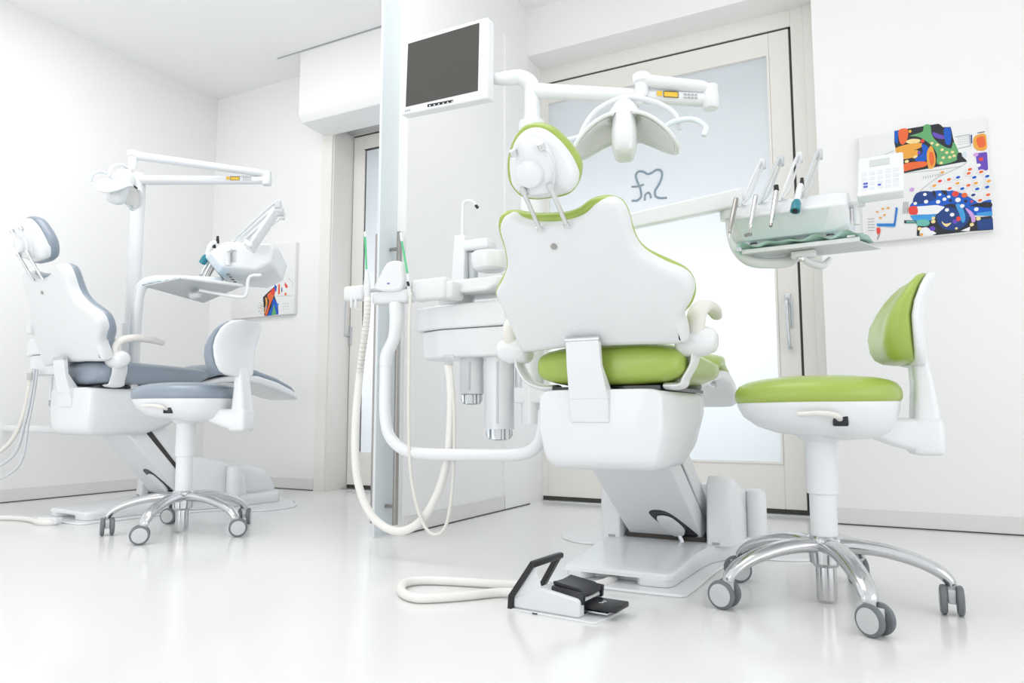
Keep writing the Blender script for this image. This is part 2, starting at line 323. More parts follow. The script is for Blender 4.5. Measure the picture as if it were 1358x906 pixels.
def chair(fr, up, label, tilt=TLT, dy=0, dz=0, bs_=1.0):
    BV = Vector((0, -math.sin(tilt), math.cos(tilt))); BN = Vector((0, math.cos(tilt), math.sin(tilt)))
    def bmap(u, v, w): return BP + Vector((u*bs_, 0, 0)) + BV*v*bs_ + BN*(w + .10*u*u)
    upper = [False]
    def build(name, mb, *a, **k):
        if upper[0]: mb.v = [v+Vector((0, dy, dz)) for v in mb.v]
        return globals()['build'](name, mb, *a, **k)
    t = thing('dental_chair', label, 'dental chair', fr, (0, .55, 0))
    # floor plate with side lobes
    fp = MB(); P = [(-.20, .10), (.17, .10), (.21, .15), (.22, .55), (.30, .78), (.34, 1.15), (.25, 1.28), (-.25, 1.28), (-.34, 1.15), (-.30, .78), (-.24, .5), (-.235, .15)]
    fp.slab(P, lambda u, v, w: Vector((u, v, w)), [(.003, 0), (0, .004), (.004, .009)], smooth=True)
    fp.slab([(-.33+.20*math.cos(a*.5236), .98+.22*math.sin(a*.5236)) for a in range(12)], lambda u, v, w: Vector((u, v, w)), [(.003, 0), (0, .003), (.004, .008)])
    fp.slab([(.33+.20*math.cos(a*.5236), .98+.22*math.sin(a*.5236)) for a in range(12)], lambda u, v, w: Vector((u, v, w)), [(.003, 0), (0, .003), (.004, .008)])
    build('floor_plate', fp, PLAST, t)
    # moulded base with the hose notch in its front edge
    bs = MB(); fy = .155
    P = [(-.16, fy), (-.115, fy), (-.095, fy+.05), (.035, fy+.05), (.055, fy), (.135, fy), (.155, fy+.02), (.165, fy+.3), (.175, fy+.42), (.25, fy+.60), (.28, fy+.75), (.28, 1.16), (.2, 1.24), (-.2, 1.24), (-.28, 1.16), (-.28, fy+.75), (-.25, fy+.6), (-.21, fy+.4), (-.19, fy+.2), (-.175, fy+.02)]
    P0 = [(-.175, fy), (.14, fy), (.158, fy+.02), (.165, fy+.3), (.175, fy+.42), (.25, fy+.60), (.28, fy+.75), (.28, 1.16), (.2, 1.24), (-.2, 1.24), (-.28, 1.16), (-.28, fy+.75), (-.25, fy+.6), (-.21, fy+.4), (-.19, fy+.2), (-.185, fy+.02)]
    zt_ = lambda v: .012+.05*min(1, max(0, (v-.05)/.35))
    def bm_(u, v, w): return Vector((u, v, .010 + w*(.038+.018*min(1, max(0, (v-fy)/.35)))))
    P1 = resample([Vector((*p, 0)) for p in P0], True, 160)
    bs.slab([(p.x, p.y) for p in P1], bm_, [(0, .55), (.001, .8), (.006, .96), (.016, 1.0)], n=160, smooth=False)
    bs.slab([(p.x, p.y) for p in resample([Vector((*p, 0)) for p in P], True, 160)], bm_, [(.002, 0), (0, .1), (0, .56)], n=160, smooth=False)
    build('base', bs, PLAST, t, ang=30)
    # tower : two side cheeks and a rear hood
    for s in (-1, 1):
        ck = MB(); pr = [(.60, .06), (.615, .27), (.64, .292), (.70, .285), (.86, .25), (.98, .17), (1.0, .06)]
        xs_ = [(.150, .012), (.156, 0), (.205, 0), (.232, .012), (.245, .035)]
        secs = []
        for x, ins in xs_:
            cy_, cz_ = .8, .15
            secs.append([Vector((s*x, y+(cy_-y)*ins/.15, z+(cz_-z)*ins/.15 if z > .07 else z)) for y, z in pr])
        ck.loft(secs); build('side_cheek', ck, PLAST, t, bev=.004)
    for s in (-1, 1):
        build('foot_mark', MB().use(MARK).box((s*.185-.012, .597, .066), (s*.185+.012, .601, .074)), MARK, t)
    rh = MB(); secs = []
    for y, z, hx in ((.80, .20, .14), (.84, .245, .15), (1.0, .235, .22), (1.12, .20, .22), (1.19, .13, .2), (1.21, .06, .19)):
        secs.append(rrect(0, (z+.04)/2, hx, (z-.04)/2, y=y, p=6))
    rh.loft(secs); build('rear_hood', rh, PLAST, t)
    pc = MB(); pc.lathe([(.0, .0), (.036, 0), (.036, .155), (.033, .17), (.022, .178), (0, .179)], (.275, .86, .055)); build('rear_post', pc, PLAST, t)
    # two parallel links of the lift
    def link(y0, z0, y1, z1, hx, th, zdir=1):
        m = MB(); d = Vector((0, y1-y0, z1-z0)).normalized(); nn = Vector((0, -d.z, d.y))
        if nn.z < 0: nn = -nn
        A = Vector((0, y0, z0)); B = Vector((0, y1, z1)); secs = []
        for c in (A, B): secs.append([c+Vector((-hx, 0, 0)), c+Vector((hx, 0, 0)), c+Vector((hx, 0, 0))+nn*th, c+Vector((-hx, 0, 0))+nn*th])
        return m.loft(secs), d, nn
    m, d, nn = link(.655, .065, .17+dy, .40+dz, .132, .075); build('lower_lift_arm', m, PLAST, t, bev=.006)
    m2, _, _ = link(.735, .110, .278+dy, .438+dz, .132, .07); build('upper_lift_arm', m2, PLAST, t, bev=.006)
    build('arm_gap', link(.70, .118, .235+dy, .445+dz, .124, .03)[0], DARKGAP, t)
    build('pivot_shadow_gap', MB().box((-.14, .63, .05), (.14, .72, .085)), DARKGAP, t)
    # release tongue in its opening on the underside of the arm
    A = Vector((0, .655, .065)); xa = Vector((1, 0, 0))
    def am(u, v, w): return A+xa*(u*1.2-.035)+d*(v*1.3+.035)-nn*w
    rc = MB().slab([(.018, .122), (.072, .128), (.122, .03), (.124, .0), (.062, -.006), (.044, .035)], am, [(0, -.002), (0, .0015)]); build('pedal_opening', rc, BLACKG, t)
    tg = MB().slab([(.037, .105), (.075, .108), (.098, .06), (.098, .028), (.082, .01), (.06, .012), (.047, .04)], am, [(.004, .0), (0, .004), (.001, .012), (.006, .014)]); build('release_tongue', tg, PLAST, t)
    pp = am(.078, .015, .006); build('tongue_rod', MB().cyl(pp, (pp.x+.012, pp.y-.002, .062), .009), SATIN, t)
    build('pedal_recess', MB().lathe([(.045, 0), (.045, .002), (0, .0021)], (.075, .635, .0615)), BLACKG, t)
    # seat housing
    upper[0] = True
    hs = MB(); secs = []
    for y, z0, hx, z1 in ((-.006, .395, .172, .572), (-.003, .375, .180, .573), (.006, .358, .186, .574), (.03, .346, .189, .574), (.12, .342, .190, .574), (.30, .345, .190, .574), (.42, .385, .188, .574), (.50, .45, .18, .574), (.54, .52, .165, .57)):
        q = rrect(0, (z0+z1)/2, hx, (z1-z0)/2, y=y, p=11, n=72)
        q = [Vector((v.x*(1-.13*max(0, (z1-v.z)/(z1-z0)-.55)/.45), v.y, v.z)) for v in q]
        secs.append(q)
    hs.loft(secs); build('seat_housing', hs, PLAST, t)
    # seat cushion + leg rest
    sc = MB(); secs = []
    for y, zc, hz, hx in ((.015, .638, .022, .178), (.022, .641, .042, .206), (.045, .645, .056, .220), (.10, .648, .064, .226), (.25, .645, .062, .226), (.45, .645, .056, .216), (.56, .65, .046, .21), (.60, .657, .03, .2)):
        secs.append(rrect(.010, zc, hx, hz, y=y, p=3.2))
    sc.loft(secs); build('seat_cushion', sc, up, t, ang=60)
    build('seat_plate', MB().box((-.165, .05, .573), (.165, .56, .584)), BLACKG, t)
    lr = MB(); secs = []
    for y, zc, hz, hx in ((.57, .655, .02, .19), (.585, .66, .038, .208), (.70, .69, .036, .2), (.80, .70, .033, .192), (.92, .688, .03, .17), (1.10, .645, .026, .158), (1.22, .603, .022, .142), (1.26, .588, .012, .12)):
        secs.append(rrect(0, zc, hx, hz, y=y, p=3))
    lr.loft(secs); build('leg_rest_cushion', lr, up, t, ang=60)
    lp = MB(); secs = []
    for y, zc, hx, hz in ((.52, .595, .17, .016), (.70, .635, .175, .018), (.82, .652, .18, .024), (.95, .645, .18, .030), (1.10, .612, .172, .030), (1.22, .572, .16, .026), (1.275, .552, .13, .016)):
        secs.append(rrect(0, zc, hx, hz, y=y, p=5))
    lp.loft(secs); build('leg_rest_shell', lp, PLAST, t)
    rl = MB()
    for s in (-1, 1): rl.tube([(s*.13, .60, .60), (s*.13, .75, .62), (s*.13, .9, .615)], .009, n=10)
    build('leg_rest_rail', rl, CHROME, t)
    # backrest
    bk = MB().slab(SHELL, bmap, [(.02, -.012), (.008, -.009), (.001, -.001), (0, .008), (.002, .04), (.012, .045)], n=140); build('backrest_shell', bk, PLASTM, t, ang=50)
    bc = MB().slab(CUSH, bmap, [(.018, .030), (.006, .032), (0, .043), (.001, .06), (.01, .078), (.03, .088), (.06, .092)], n=140); build('backrest_cushion', bc, up, t, ang=60)
    sx, sv = back_uv(736.5, 325); build('screw', MB().lathe([(0, 0), (.007, 0), (.0085, .002), (.0085, .004)], bmap(sx, sv, -.0165), BN), STEEL, t)
    # hinge bracket
    A0, A1 = back_uv(753, 459, -.02), back_uv(799, 458, -.02)
    hb_ = MB(); xl, xr = A0[0]+.004, A1[0]-.002
    def q(x, y, z): return Vector((x, y, z))
    secs = [[q(xl, -.055, .715), q(xr, -.055, .715), q(xr, -.033, .715), q(xl, -.033, .715)],
            [q(xl-.002, -.045, .64), q(xr+.002, -.045, .64), q(xr+.002, -.025, .64), q(xl-.002, -.025, .64)],
            [q(xl-.004, -.028, .572), q(xr+.010, -.028, .572), q(xr+.010, .02, .572), q(xl-.004, .02, .572)],
            [q(xl-.004, -.022, .545), q(xr+.012, -.022, .545), q(xr+.012, .05, .545), q(xl-.004, .05, .545)]]
    hb_.loft(secs); build('hinge_bracket', hb_, PLAST, t, bev=.003)
    hn = MB().cyl(q(xl-.002, -.047, .712), q(xr+.002, -.047, .712), .009, n=16); build('hinge_pin', hn, SATIN, t)
    wd = MB(); secs = []
    for z, yy, k in ((.546, -.024, 0), (.48, -.012, .0), (.474, .03, 0)):
        secs.append([q(xl-.004, yy, z), q(xr+.012, yy, z), q(xr+.006, .1, z), q(xl+.002, .1, z)])
    wd.loft(secs); build('bracket_foot', wd, PLAST, t, bev=.004)
    # armrests
    for s in (-1, 1):
        a = MB(); X0 = .262 if s > 0 else -.305
        a.tube([(s*.17, .10, .583), (s*.215, .10, .585), (X0*.86, .10, .605), (X0*.96, .095, .65), (X0*.97, .09, .70)], [.040, .040, .038, .037, .038], n=14, flat=.27, upv=(0, 0, 1), rnd=False)
        ar = build('armrest_support', a, PLAST, t)
        j = MB(); j.tube([(X0-.040*s, .08, .705), (X0+.02*s, .08, .705), (X0+.045*s, .08, .705)], [.044, .043, .034], n=28, smooth=1); build('armrest_joint', j, PLAST, t)
        pd = MB(); pd.tube([(X0+.002*s, .07, .69), (X0+.004*s, .055, .74), (X0+.008*s, .07, .785), (X0+.014*s, .13, .81), (X0+.016*s, .22, .812), (X0+.012*s, .29, .80)], [.018, .026, .027, .026, .025, .018], n=16, flat=.72, upv=(0, -1, 0))
        build('armrest_pad', pd, IVORY, t)
    # headrest
    hd_ = MB().slab(HCU, bmap, [(.02, .018), (.004, .022), (0, .035), (.002, .055), (.012, .075), (.035, .088)]); h = build('headrest_cushion', hd_, up, t, ang=60)
    build('headrest_shell', MB().slab(HSH, bmap, [(.03, -.022), (.012, -.017), (.002, -.004), (0, .008), (.001, .028)]), PLAST, t, ang=50)
    build('headrest_bracket', MB().slab(HBK, bmap, [(.008, -.042), (.003, -.039), (0, -.028), (0, -.01)]), PLAST, t, ang=50)
    kb = MB().lathe([(.0, -.018), (.024, -.017), (.034, -.011), (.037, -.002), (.037, .02)], bmap(hk[0], hk[1], -.045), BN); build('headrest_knob', kb, PLAST, t)
    for (a, b_, c) in (((715, 250), (717, 303), (684, 201)), ((734, 246), (752, 299), (721, 192))):
        ra, rb = back_uv(*a, -.03), back_uv(*b_, -.02)
        if a == (715, 250): ra, rb = back_uv(698, 252, -.03), back_uv(716, 303, -.02)
        m = MB(); pa = bmap(*ra, -.05); pb = bmap(*rb, -.022)
        m.cyl(pa, pb, .0062, n=14); e = (pa-pb).normalized(); m.cyl(pa-e*.004, pa+e*.012, .0092, n=14); m.cyl(pb-e*.004, pb+e*.006, .008, n=14)
        build('headrest_post', m, CHROME, t)
        rc_ = back_uv(*c, -.03); pc_ = bmap(*rc_, -.046); m = MB(); m.cyl(pc_-e*.008, pc_+e*.008, .010, n=14); build('headrest_clamp', m, CHROME, t)
    cb_ = [back_uv(660+x/5.664, 150+y/5.664, -.03) for x, y in ((345, 255), (400, 300), (430, 360), (435, 420), (420, 500), (425, 540))]
    build('bracket_seam', MB().tube([bmap(u, v, -.043) for u, v in cb_], .0011, n=6), HOSEG, t)
    return t
GF = Frame(GO.x, GO.y, 0); SF = Frame(-3.54, 1.98, R(-5))
chair(GF, GREEN, 'white dental chair with green upholstery, seen from behind in the middle of the room')
chair(SF, SLATE, 'white dental chair with slate grey upholstery, seen from the side by the left wall', R(19), .13, .06, 1.13)
# ================================================================== DENTAL UNIT (pole, basin, hoses)
def L(px, py, yl): return WY(px, py, GO.y+yl)-GO
def at_xy(px, py, x, y):      # height of a pixel on the vertical line through x,y
    n = Vector((FWD.x, FWD.y, 0)); return Vector((x, y, hit(px, py, n, (x, y, 0)).z))
def ang(px, depth):            # world x,y of a pixel column at a given forward depth
    p = hit(px, 453, (FWD.x, FWD.y, 0), CAM+Vector((FWD.x, FWD.y, 0))*depth/(FWD.x**2+FWD.y**2)); return p.x, p.y
_s = L(595.5, 484, .20); _w = ang(44, 3.62)
UF = Frame(_w[0]-_s.x, _w[1]-_s.y, 0)
def unit(fr, label, mon):
    t = thing('dental_unit', label, 'dental unit', fr, (-.6, .3, 0))
    pole = L(706, 300, .34); x, y = pole.x, pole.y
    pl = MB(); ztop = L(706, 175, .34).z
    pl.cyl((x, y, .47), (x, y, ztop), .041, n=32); pl.lathe([(.041, 0), (.048, .004), (.048, .085), (.040, .09)], (x, y, ztop-.05))
    if mon: globals()['build']('pole', pl, PLAST, t)
    pd = MB().cyl((x-.049, y-.012, ztop+.0), (x-.046, y-.012, ztop), .004, n=8)
    if mon: globals()['build']('pole_screw', pd, BLACKG, t)
    # tube to the chair and to the instrument holder
    pts = [L(722, 545, .14), L(721, 566, .14), L(713, 590, .15), L(692, 602, .16), L(640, 603.5, .17), (L(565, 602, .17)), L(535, 596, .17), L(516, 577, .17), L(510.5, 548, .17), L(510.5, 510, .17), L(511, 478, .17)]
    if not mon: pts = [fr.l(SF.w((x_, .30, .425))) for x_ in (-.15, -.3, -.8, -1.3)]
    globals()['build']('support_tube', MB().tube(pts, .0205, n=20), PLAST, t)
    pts = [L(511, 486, .17), L(513, 470, .17), L(522, 450, .17), L(526, 425, .17), L(526, 404, .17)]
    if mon: globals()['build']('holder_arm', MB().tube(pts, [.0215, .023, .022, .026, .028], n=20), PLAST, t)
    # instrument holder bar
    real_build = globals()['build']
    def build(name, mb, m, parent=None, **k):
        if not mon and name in ('instrument_holder', 'touch_pad', 'blue_mark', 'suction_tip', 'tip_button', 'suction_hose', 'hose_ribs', 'thin_hose', 'drain_hose', 'holder_arm', 'pole', 'pole_screw'): return None
        return real_build(name, mb, m, parent, **k)
    def bx(x0, y0, x1, y1, yl, dp, bev=.01):
        a = L(x0, y1, yl); b_ = L(x1, y0, yl); return (a.x, a.y, a.z), (b_.x, b_.y+dp, b_.z)
    hb_ = MB()
    for x0, y0, x1, y1 in ((454, 377, 481, 399), (492, 382, 541, 404), (544, 366, 590, 399)): hb_.box(*bx(x0, y0, x1, y1, .15, .055), bev=.012)
    hb_.box(*bx(475, 374, 560, 388, .17, .03), bev=.006)
    for xx in (466, 472): hb_.tube([L(xx, 396, .155), L(xx, 408, .155)], .005, n=8, smooth=1)
    build('instrument_holder', hb_, PLASTM, t)
    pad = MB(); P = [L(x, y, .145) for x, y in ((504, 366), (513, 350), (524, 346), (533, 348), (535, 358), (532, 384), (498, 384))]
    pad.slab([(p.x, p.z) for p in P], lambda u, v, w: Vector((u, .145+w, v)), [(.006, -.006), (0, 0), (0, .02)], n=40); kp = build('touch_pad', pad, PLASTM, t)
    m = MB(); c = L(515, 376, .138); m.box((c.x-.006, c.y-.001, c.z-.0022), (c.x+.006, c.y, c.z+.0022), bev=.001); build('blue_mark', m, BLUEM, kp)
    hb2 = MB()
    hb2.box(*bx(587, 371, 600, 396, .16, .08), bev=.01); build('holder_joint', hb2, PLASTM, t)
    for (a, b_, c_, d_, e_) in (((484.3, 308), (484.3, 314), (486, 357), (486.5, 362), (487, 396)), ((531.8, 309), (532.8, 320), (540.3, 362), (541, 364), (543.5, 392))):
        su = MB(); su.use(STRAW).tube([L(*b_, .14), L(*c_, .14)], .0036, n=12, smooth=1)
        su.use(PLAST).tube([L(*a, .14), L(*b_, .14)], .0048, n=12, smooth=1)
        su.use(PLASTM).tube([L(*d_, .14), tuple((Vector(L(*d_, .14))+Vector(L(*e_, .14)))/2), L(*e_, .14)], [.007, .0125, .010] if a[0] < 500 else [.005, .007, .006], n=14)
        build('suction_tip', su, PLAST, t)
    su = MB().cyl(L(540.5, 374, .13), L(542, 379, .13), .005, n=10); build('tip_button', su, BLACKG, t)
    # basin body
    def extr(poly, z0, z1, shrink=0, nm='body', m_=PLAST, bev=.008, zf=None):
        mb = MB(); cx_ = sum(p[0] for p in poly)/len(poly); cy_ = sum(p[1] for p in poly)/len(poly)
        secs = [[Vector((cx_+(px-cx_)*(1-shrink), cy_+(py-cy_)*(1-shrink), z0)) for px, py in poly], [Vector((px, py, z1)) for px, py in poly]]
        mb.loft(secs); return build(nm, mb, m_, t, bev=bev)
    xa, xb_, xc = L(549, 420, .30).x, L(582, 420, .24).x, L(668, 420, .24).x
    za, zb_, zc_ = L(620, 401, .24).z, L(620, 434, .24).z, L(620, 473, .24).z
    poly = [(xa, .36), (xa+.03, .28), (xb_, .24), (xc, .24), (xc+.03, .30), (xc+.03, .44), (xa, .44)]
    extr(poly, zb_, za, -.03, 'upper_body')
    poly2 = [(px+(.015 if px < xb_ else 0), py+.004) for px, py in poly]
    extr(poly2, zc_, zb_-.002, .07, 'lower_body')
    xm = (L(604, 395, .30).x)
    sw = MB().lathe([(0, 0), (.062, 0), (.066, .004), (.066, .05), (0, .05)], (xm, .31, za-.003)); build('basin_swivel', sw, PLAST, t)
    z_t0, z_t1 = L(620, 388, .22).z, L(620, 370, .22).z
    txa, txb = L(584, 375, .22).x, L(672, 375, .22).x
    tr_ = MB(); P = [(txa, .22), (txb-.03, .20), (txb, .23), (txb+.01, .32), (txb-.04, .38), (txa+.02, .38), (txa-.01, .3)]
    secs = [[Vector((x_+(k*(xm-x_)), y_, z_)) for x_, y_ in P] for z_, k in ((z_t0-.0, .18), (z_t0+.02, .02), (z_t1, 0))]
    tr_.loft(secs); build('basin_tray', tr_, PLAST, t, bev=.008)
    # faucet block with glass filler spout
    fb = MB(); xf0, xf1 = L(604, 358, .30).x, L(621, 358, .30).x; zf = L(612, 314, .30).z
    fb.loft([[Vector((xf0+k, .27, z_)), Vector((xf1, .27, z_)), Vector((xf1, .35, z_)), Vector((xf0+k, .35, z_))] for z_, k in ((z_t1-.01, -.004), (zf, .012))]); build('filler_tower', fb, PLAST, t, bev=.006)
    xg0, xg1 = L(617, 326, .30).x, L(651, 326, .30).x; zg0, zg1 = L(630, 333, .3).z, L(630, 319, .3).z
    build('filler_head', MB().box((xg0, .27, zg0), (xg1, .35, zg1), bev=.012), PLAST, t)
    build('cup_glass', MB().cyl((xg0+.03, .31, z_t1), (xg0+.03, .31, zg0-.006), .016, .02, n=20), GREYP, t)
    sp = MB().tube([L(613, 318, .31), L(613.5, 282, .31), L(615, 270, .31), L(622, 266, .31), L(629, 269, .31), L(632, 274, .31)], .0055, n=12); q_ = build('water_spout', sp, PLAST, t)
    build('spout_tip', MB().cyl(L(631, 272.5, .31), L(633.5, 275.5, .31), .006, n=12), BLACKG, q_)
    bc_ = L(650, 347, .25); bw = MB(); hz = .033
    bw.lathe([(0, -.034), (.045, -.034), (.058, -.026), (.066, 0), (.066, .026), (.060, .031), (.057, .026), (.048, .0), (0, -.008)], bc_, n=40); build('spittoon_bowl', bw, PLAST, t)
    # filter cylinders
    for (xp, yt, ybm, ycap, rp, sx0, sx1) in ((626, 470, 523, 537, 14, .012, 1), (662.5, 470, 569, 584, 17.5, .014, 1)):
        c = L(xp, yt, .33); e = L(xp, ybm, .33); k = L(xp, ycap, .33); r = L(xp+rp, yt, .33).x-c.x
        m = MB().lathe([(0, 0), (r, 0), (r, c.z-e.z), (0, c.z-e.z)], (c.x, c.y, e.z), n=36); f = build('filter_cylinder', m, PLAST, t)
        s_ = MB(); a0 = R(-52); sx_, sy_ = c.x+(r)*math.sin(R(20)), c.y-r*math.cos(R(20))
        s_.box((sx_-.004, sy_-.0015, e.z+(.02 if rp > 15 else .012)), (sx_+.004, sy_+.004, c.z-.03)); build('sight_slot', s_, HOSEG, f)
        m = MB().lathe([(r*.88, .0), (r*.88, -(e.z-k.z)*.55), (r*.72, -(e.z-k.z)*.9), (r*.4, -(e.z-k.z)), (0, -(e.z-k.z))], (c.x, c.y, e.z), n=28); build('clear_cap', m, CLEAR, f)
        s_ = MB()
        for i in range(5):
            an = i*1.257+.4; s_.box((c.x+r*.55*math.cos(an)-.0012, c.y+r*.55*math.sin(an)-.0012, e.z-(e.z-k.z)*.85), (c.x+r*.55*math.cos(an)+.0012, c.y+r*.55*math.sin(an)+.0012, e.z-.001))
        build('filter_rib', s_, HOSEG, f)
    a = L(690, 482, .36); e = L(690, 515, .36)
    cc = MB().box(*[tuple(v) for v in (L(681, 535, .30), L(727, 513, .30)+Vector((0, .08, 0)))], bev=.006); build('junction_box', cc, PLAST, t)
    m = MB().cyl(L(690, 470, .36), L(690, 514, .36), .018, n=20); build('junction_pipe', m, PLAST, t)
    sk = MB().cyl(L(595.5, 471, .20), L(595.5, 484, .20), .018, .016, n=20); build('hose_socket', sk, CLEAR, t)
    # hoses
    h1 = [(487.5, 396), (485.5, 430), (479, 480), (473, 540), (471, 600), (476, 645), (491, 681), (514, 701), (536, 704), (560, 689), (580, 655), (592, 615), (597, 570), (598, 520), (594.5, 484)]
    HH = MB(); n_ = len(h1); HH.tube([L(px_, py_, .14+.06*min(1, i/(n_-1)*1.2)) for i, (px_, py_) in enumerate(h1)], [.0125]*3+[.0145]*(n_-3), n=14)
    hm = build('suction_hose', HH, HOSEW, t)
    rg = MB()
    for i in range(18):
        py_ = 400+i*5.5; px_ = 487.5-(i*5.5)**1.35*.021; rg.lathe([(.0135, -.0012), (.0145, 0), (.0135, .0012)], L(px_, py_, .14), n=14)
    build('hose_ribs', rg, HOSEC, hm)
    h2 = [(544.5, 388), (543, 430), (542.5, 480), (542, 540), (543, 600), (548, 650), (560, 692), (575, 709), (590, 700), (598, 665), (602, 610), (602.5, 550), (600, 510), (598, 484)]
    build('thin_hose', MB().tube([L(px_, py_, .13+.07*i/13) for i, (px_, py_) in enumerate(h2)], .0058, n=10), HOSEC, t)
    h3 = [(593, 484), (594, 530), (595, 580), (590, 625), (580, 655)]
    build('drain_hose', MB().tube([L(px_, py_, .215) for px_, py_ in h3], .011, n=12), HOSEG, t)
    if not mon:
        for k_, rr in ((0, .010), (1, .008), (2, .006)):
            g = lambda px, py, d=3.62: fr.l(at_xy(px, py, *ang(px, d)))
            build('drain_tube', MB().tube([g(44+k_*4, 490), g(42+k_*4, 520), g(35+k_*5, 560), g(20+k_*8, 590+k_*14), g(-12, 612+k_*17), g(-60, 625+k_*20)], rr, n=12), HOSEG if k_ else HOSEC, t)
    return t
unit(GF, 'white dental unit with spittoon bowl and looping hoses beside the green chair', 1)
unit(UF, 'white dental unit with pole and hoses half hidden behind the slate grey chair', 0)
POLE = L(706, 300, .34)+GO; PZ = L(706, 175, .34).z+.03
# ---- monitor on its bent arm
t = thing('monitor', 'white flat monitor with dark screen on a bent white arm', 'monitor', WF, (POLE.x, POLE.y, PZ))
mc = WY(590, 88, 2.16); ry = R(2.7)
n_ = Vector((math.sin(ry)*-1, -math.cos(ry), -.03)).normalized()
def mp(px, py, w=0): return hit(px, py, n_, mc+n_*w)
def quad_slab(mb, cs, w0, w1):
    A = [mp(*c) for c in cs]; mb.loft([[p+n_*w0 for p in A], [p+n_*w1 for p in A]])
m = MB(); quad_slab(m, [(535, 53), (647, 22.4), (646.4, 130), (531.6, 153)], -.045, 0); build('casing', m, PLAST, t, bev=.006)
m = MB(); quad_slab(m, [(541.3, 58.2), (635.8, 30.2), (633.8, 120.5), (538, 142)], -.002, .0006); sc_ = build('screen', m, SCREEN, t)
m = MB(); quad_slab(m, [(567, 138.6), (601, 132.2), (601, 135.6), (567, 142.2)], 0, .001)
m.use(BLACKG); m.mi = [0]*len(m.f); m.use(PLAST)
for i in range(6):
    px_ = 569.5+i*5.9; quad_slab(m, [(px_, 139.6-i*1.1), (px_+1.6, 139.3-i*1.1), (px_+1.6, 141-i*1.1), (px_, 141.3-i*1.1)], .001, .0013)
build('button_strip', m, BLACKG, t)
m = MB()
for i in range(3): quad_slab(m, [(537+i*2.6, 146.2-i*.5), (539+i*2.6, 145.8-i*.5), (539+i*2.6, 148.3-i*.5), (537+i*2.6, 148.7-i*.5)], 0, .0006)
build('maker_mark', m, MARK, t)
m = MB(); e0 = mp(640, 104, -.05)
ep = WY(652, 105, 2.22); m.tube([e0, ep, WY(672, 104, 2.24), WY(690, 103, 2.26), WY(704, 112, POLE.y), WY(706, 130, POLE.y), WY(706, 165, POLE.y)], [.017, .019, .026, .028, .029, .029, .03], n=22)
build('monitor_arm', m, PLAST, t)
m = MB().box(e0-Vector((.05, .0, .05)), e0+Vector((.02, .03, .05)), bev=.006); build('mount_plate', m, PLASTM, t)
# ---- operating lamps
def lamp_head(t, C, sc=1.0, yaw=0, tilt=0):
    M = Matrix.Translation(C) @ Matrix.Rotation(yaw, 4, 'Z') @ Matrix.Rotation(tilt, 4, 'X') @ Matrix.Scale(sc, 4)
    T = lambda m: [setattr(m, 'v', [M @ v for v in m.v]), m][1]
    # central capsule
    cp = MB(); secs = []
    for z, hx, hy in ((.075, .018, .03), (.068, .03, .045), (.03, .038, .055), (-.02, .041, .057), (-.06, .038, .052), (-.085, .031, .042), (-.095, .018, .025)):
        secs.append([Vector((v.x, v.z, z)) for v in rrect(0, 0, hx, hy, p=3)])
    cp.loft(secs); c_ = build('lamp_core', T(cp), PLAST, t)
    ln = MB().slab([(.0, .03), (.012, .0), (.012, -.03), (0, -.055), (-.010, -.03), (-.010, 0)], lambda u, v, w: Vector((.0395+w, u*1.0-.01, v)), [(.002, -.002), (0, .001), (.002, .002)]); build('core_window', T(ln), HOSEG, c_)
    tp = MB(); secs = []
    for z, hx, hy in ((.045, .058, .06), (.07, .05, .055), (.10, .035, .045), (.118, .022, .03), (.122, .01, .014)):
        secs.append([Vector((v.x, v.z+.01, z)) for v in rrect(0, 0, hx, hy, p=2.6)])
    tp.loft(secs); build('lamp_hood', T(tp), PLAST, t)
    for s in (-1, 1):
        def wing(u, v, off=0, s=s):
            x = .03+.135*u; hw = .078*math.sqrt(max(.0, 1-(u*.985)**3.2)); y = (v-.5)*2*hw
            z = .045-.115*u**1.5-.02*(v-.5)**2*4*(1-u)+off
            return Vector((s*x, y+.015, z))
        w = MB(); w.grid(lambda u, v: wing(u, v), 16, 12); w.grid(lambda u, v: wing(u, v, .010*(1-u*.5)), 16, 12)
        edge = [wing(i/16, 0, .004) for i in range(17)]+[wing(1, j/6, .004) for j in range(1, 6)]+[wing(1-i/16, 1, .004) for i in range(17)]
        w.tube(edge, .0062, n=8, smooth=2); wo = build('reflector_wing', T(w), PLAST, t)
        r_ = MB(); r_.grid(lambda u, v: wing(.06+u*.86, .1+v*.8, -.0012), 16, 12); build('reflector_face', T(r_), REFL, wo)
        h = MB(); h.tube([(s*.12, .02, .02), (s*.16, .01, .035), (s*.215, -.005, .025), (s*.25, -.01, -.01), (s*.245, -.01, -.04)] if s > 0 else
                         [(s*.12, .02, .02), (s*.16, .01, .0), (s*.205, .0, -.02), (s*.215, .0, -.06), (s*.185, .0, -.075), (s*.15, .01, -.07)], .0085, n=12); build('lamp_handle', T(h), PALEBL, t)
    hp = MB(); hp.tube([(-.15, .03, -.01), (-.13, .02, .05), (-.085, .01, .105), (0, .0, .135), (.09, .01, .118), (.155, .02, .075), (.175, .03, .02)], .0095, n=12, flat=.8); build('lamp_yoke', T(hp), PLAST, t)
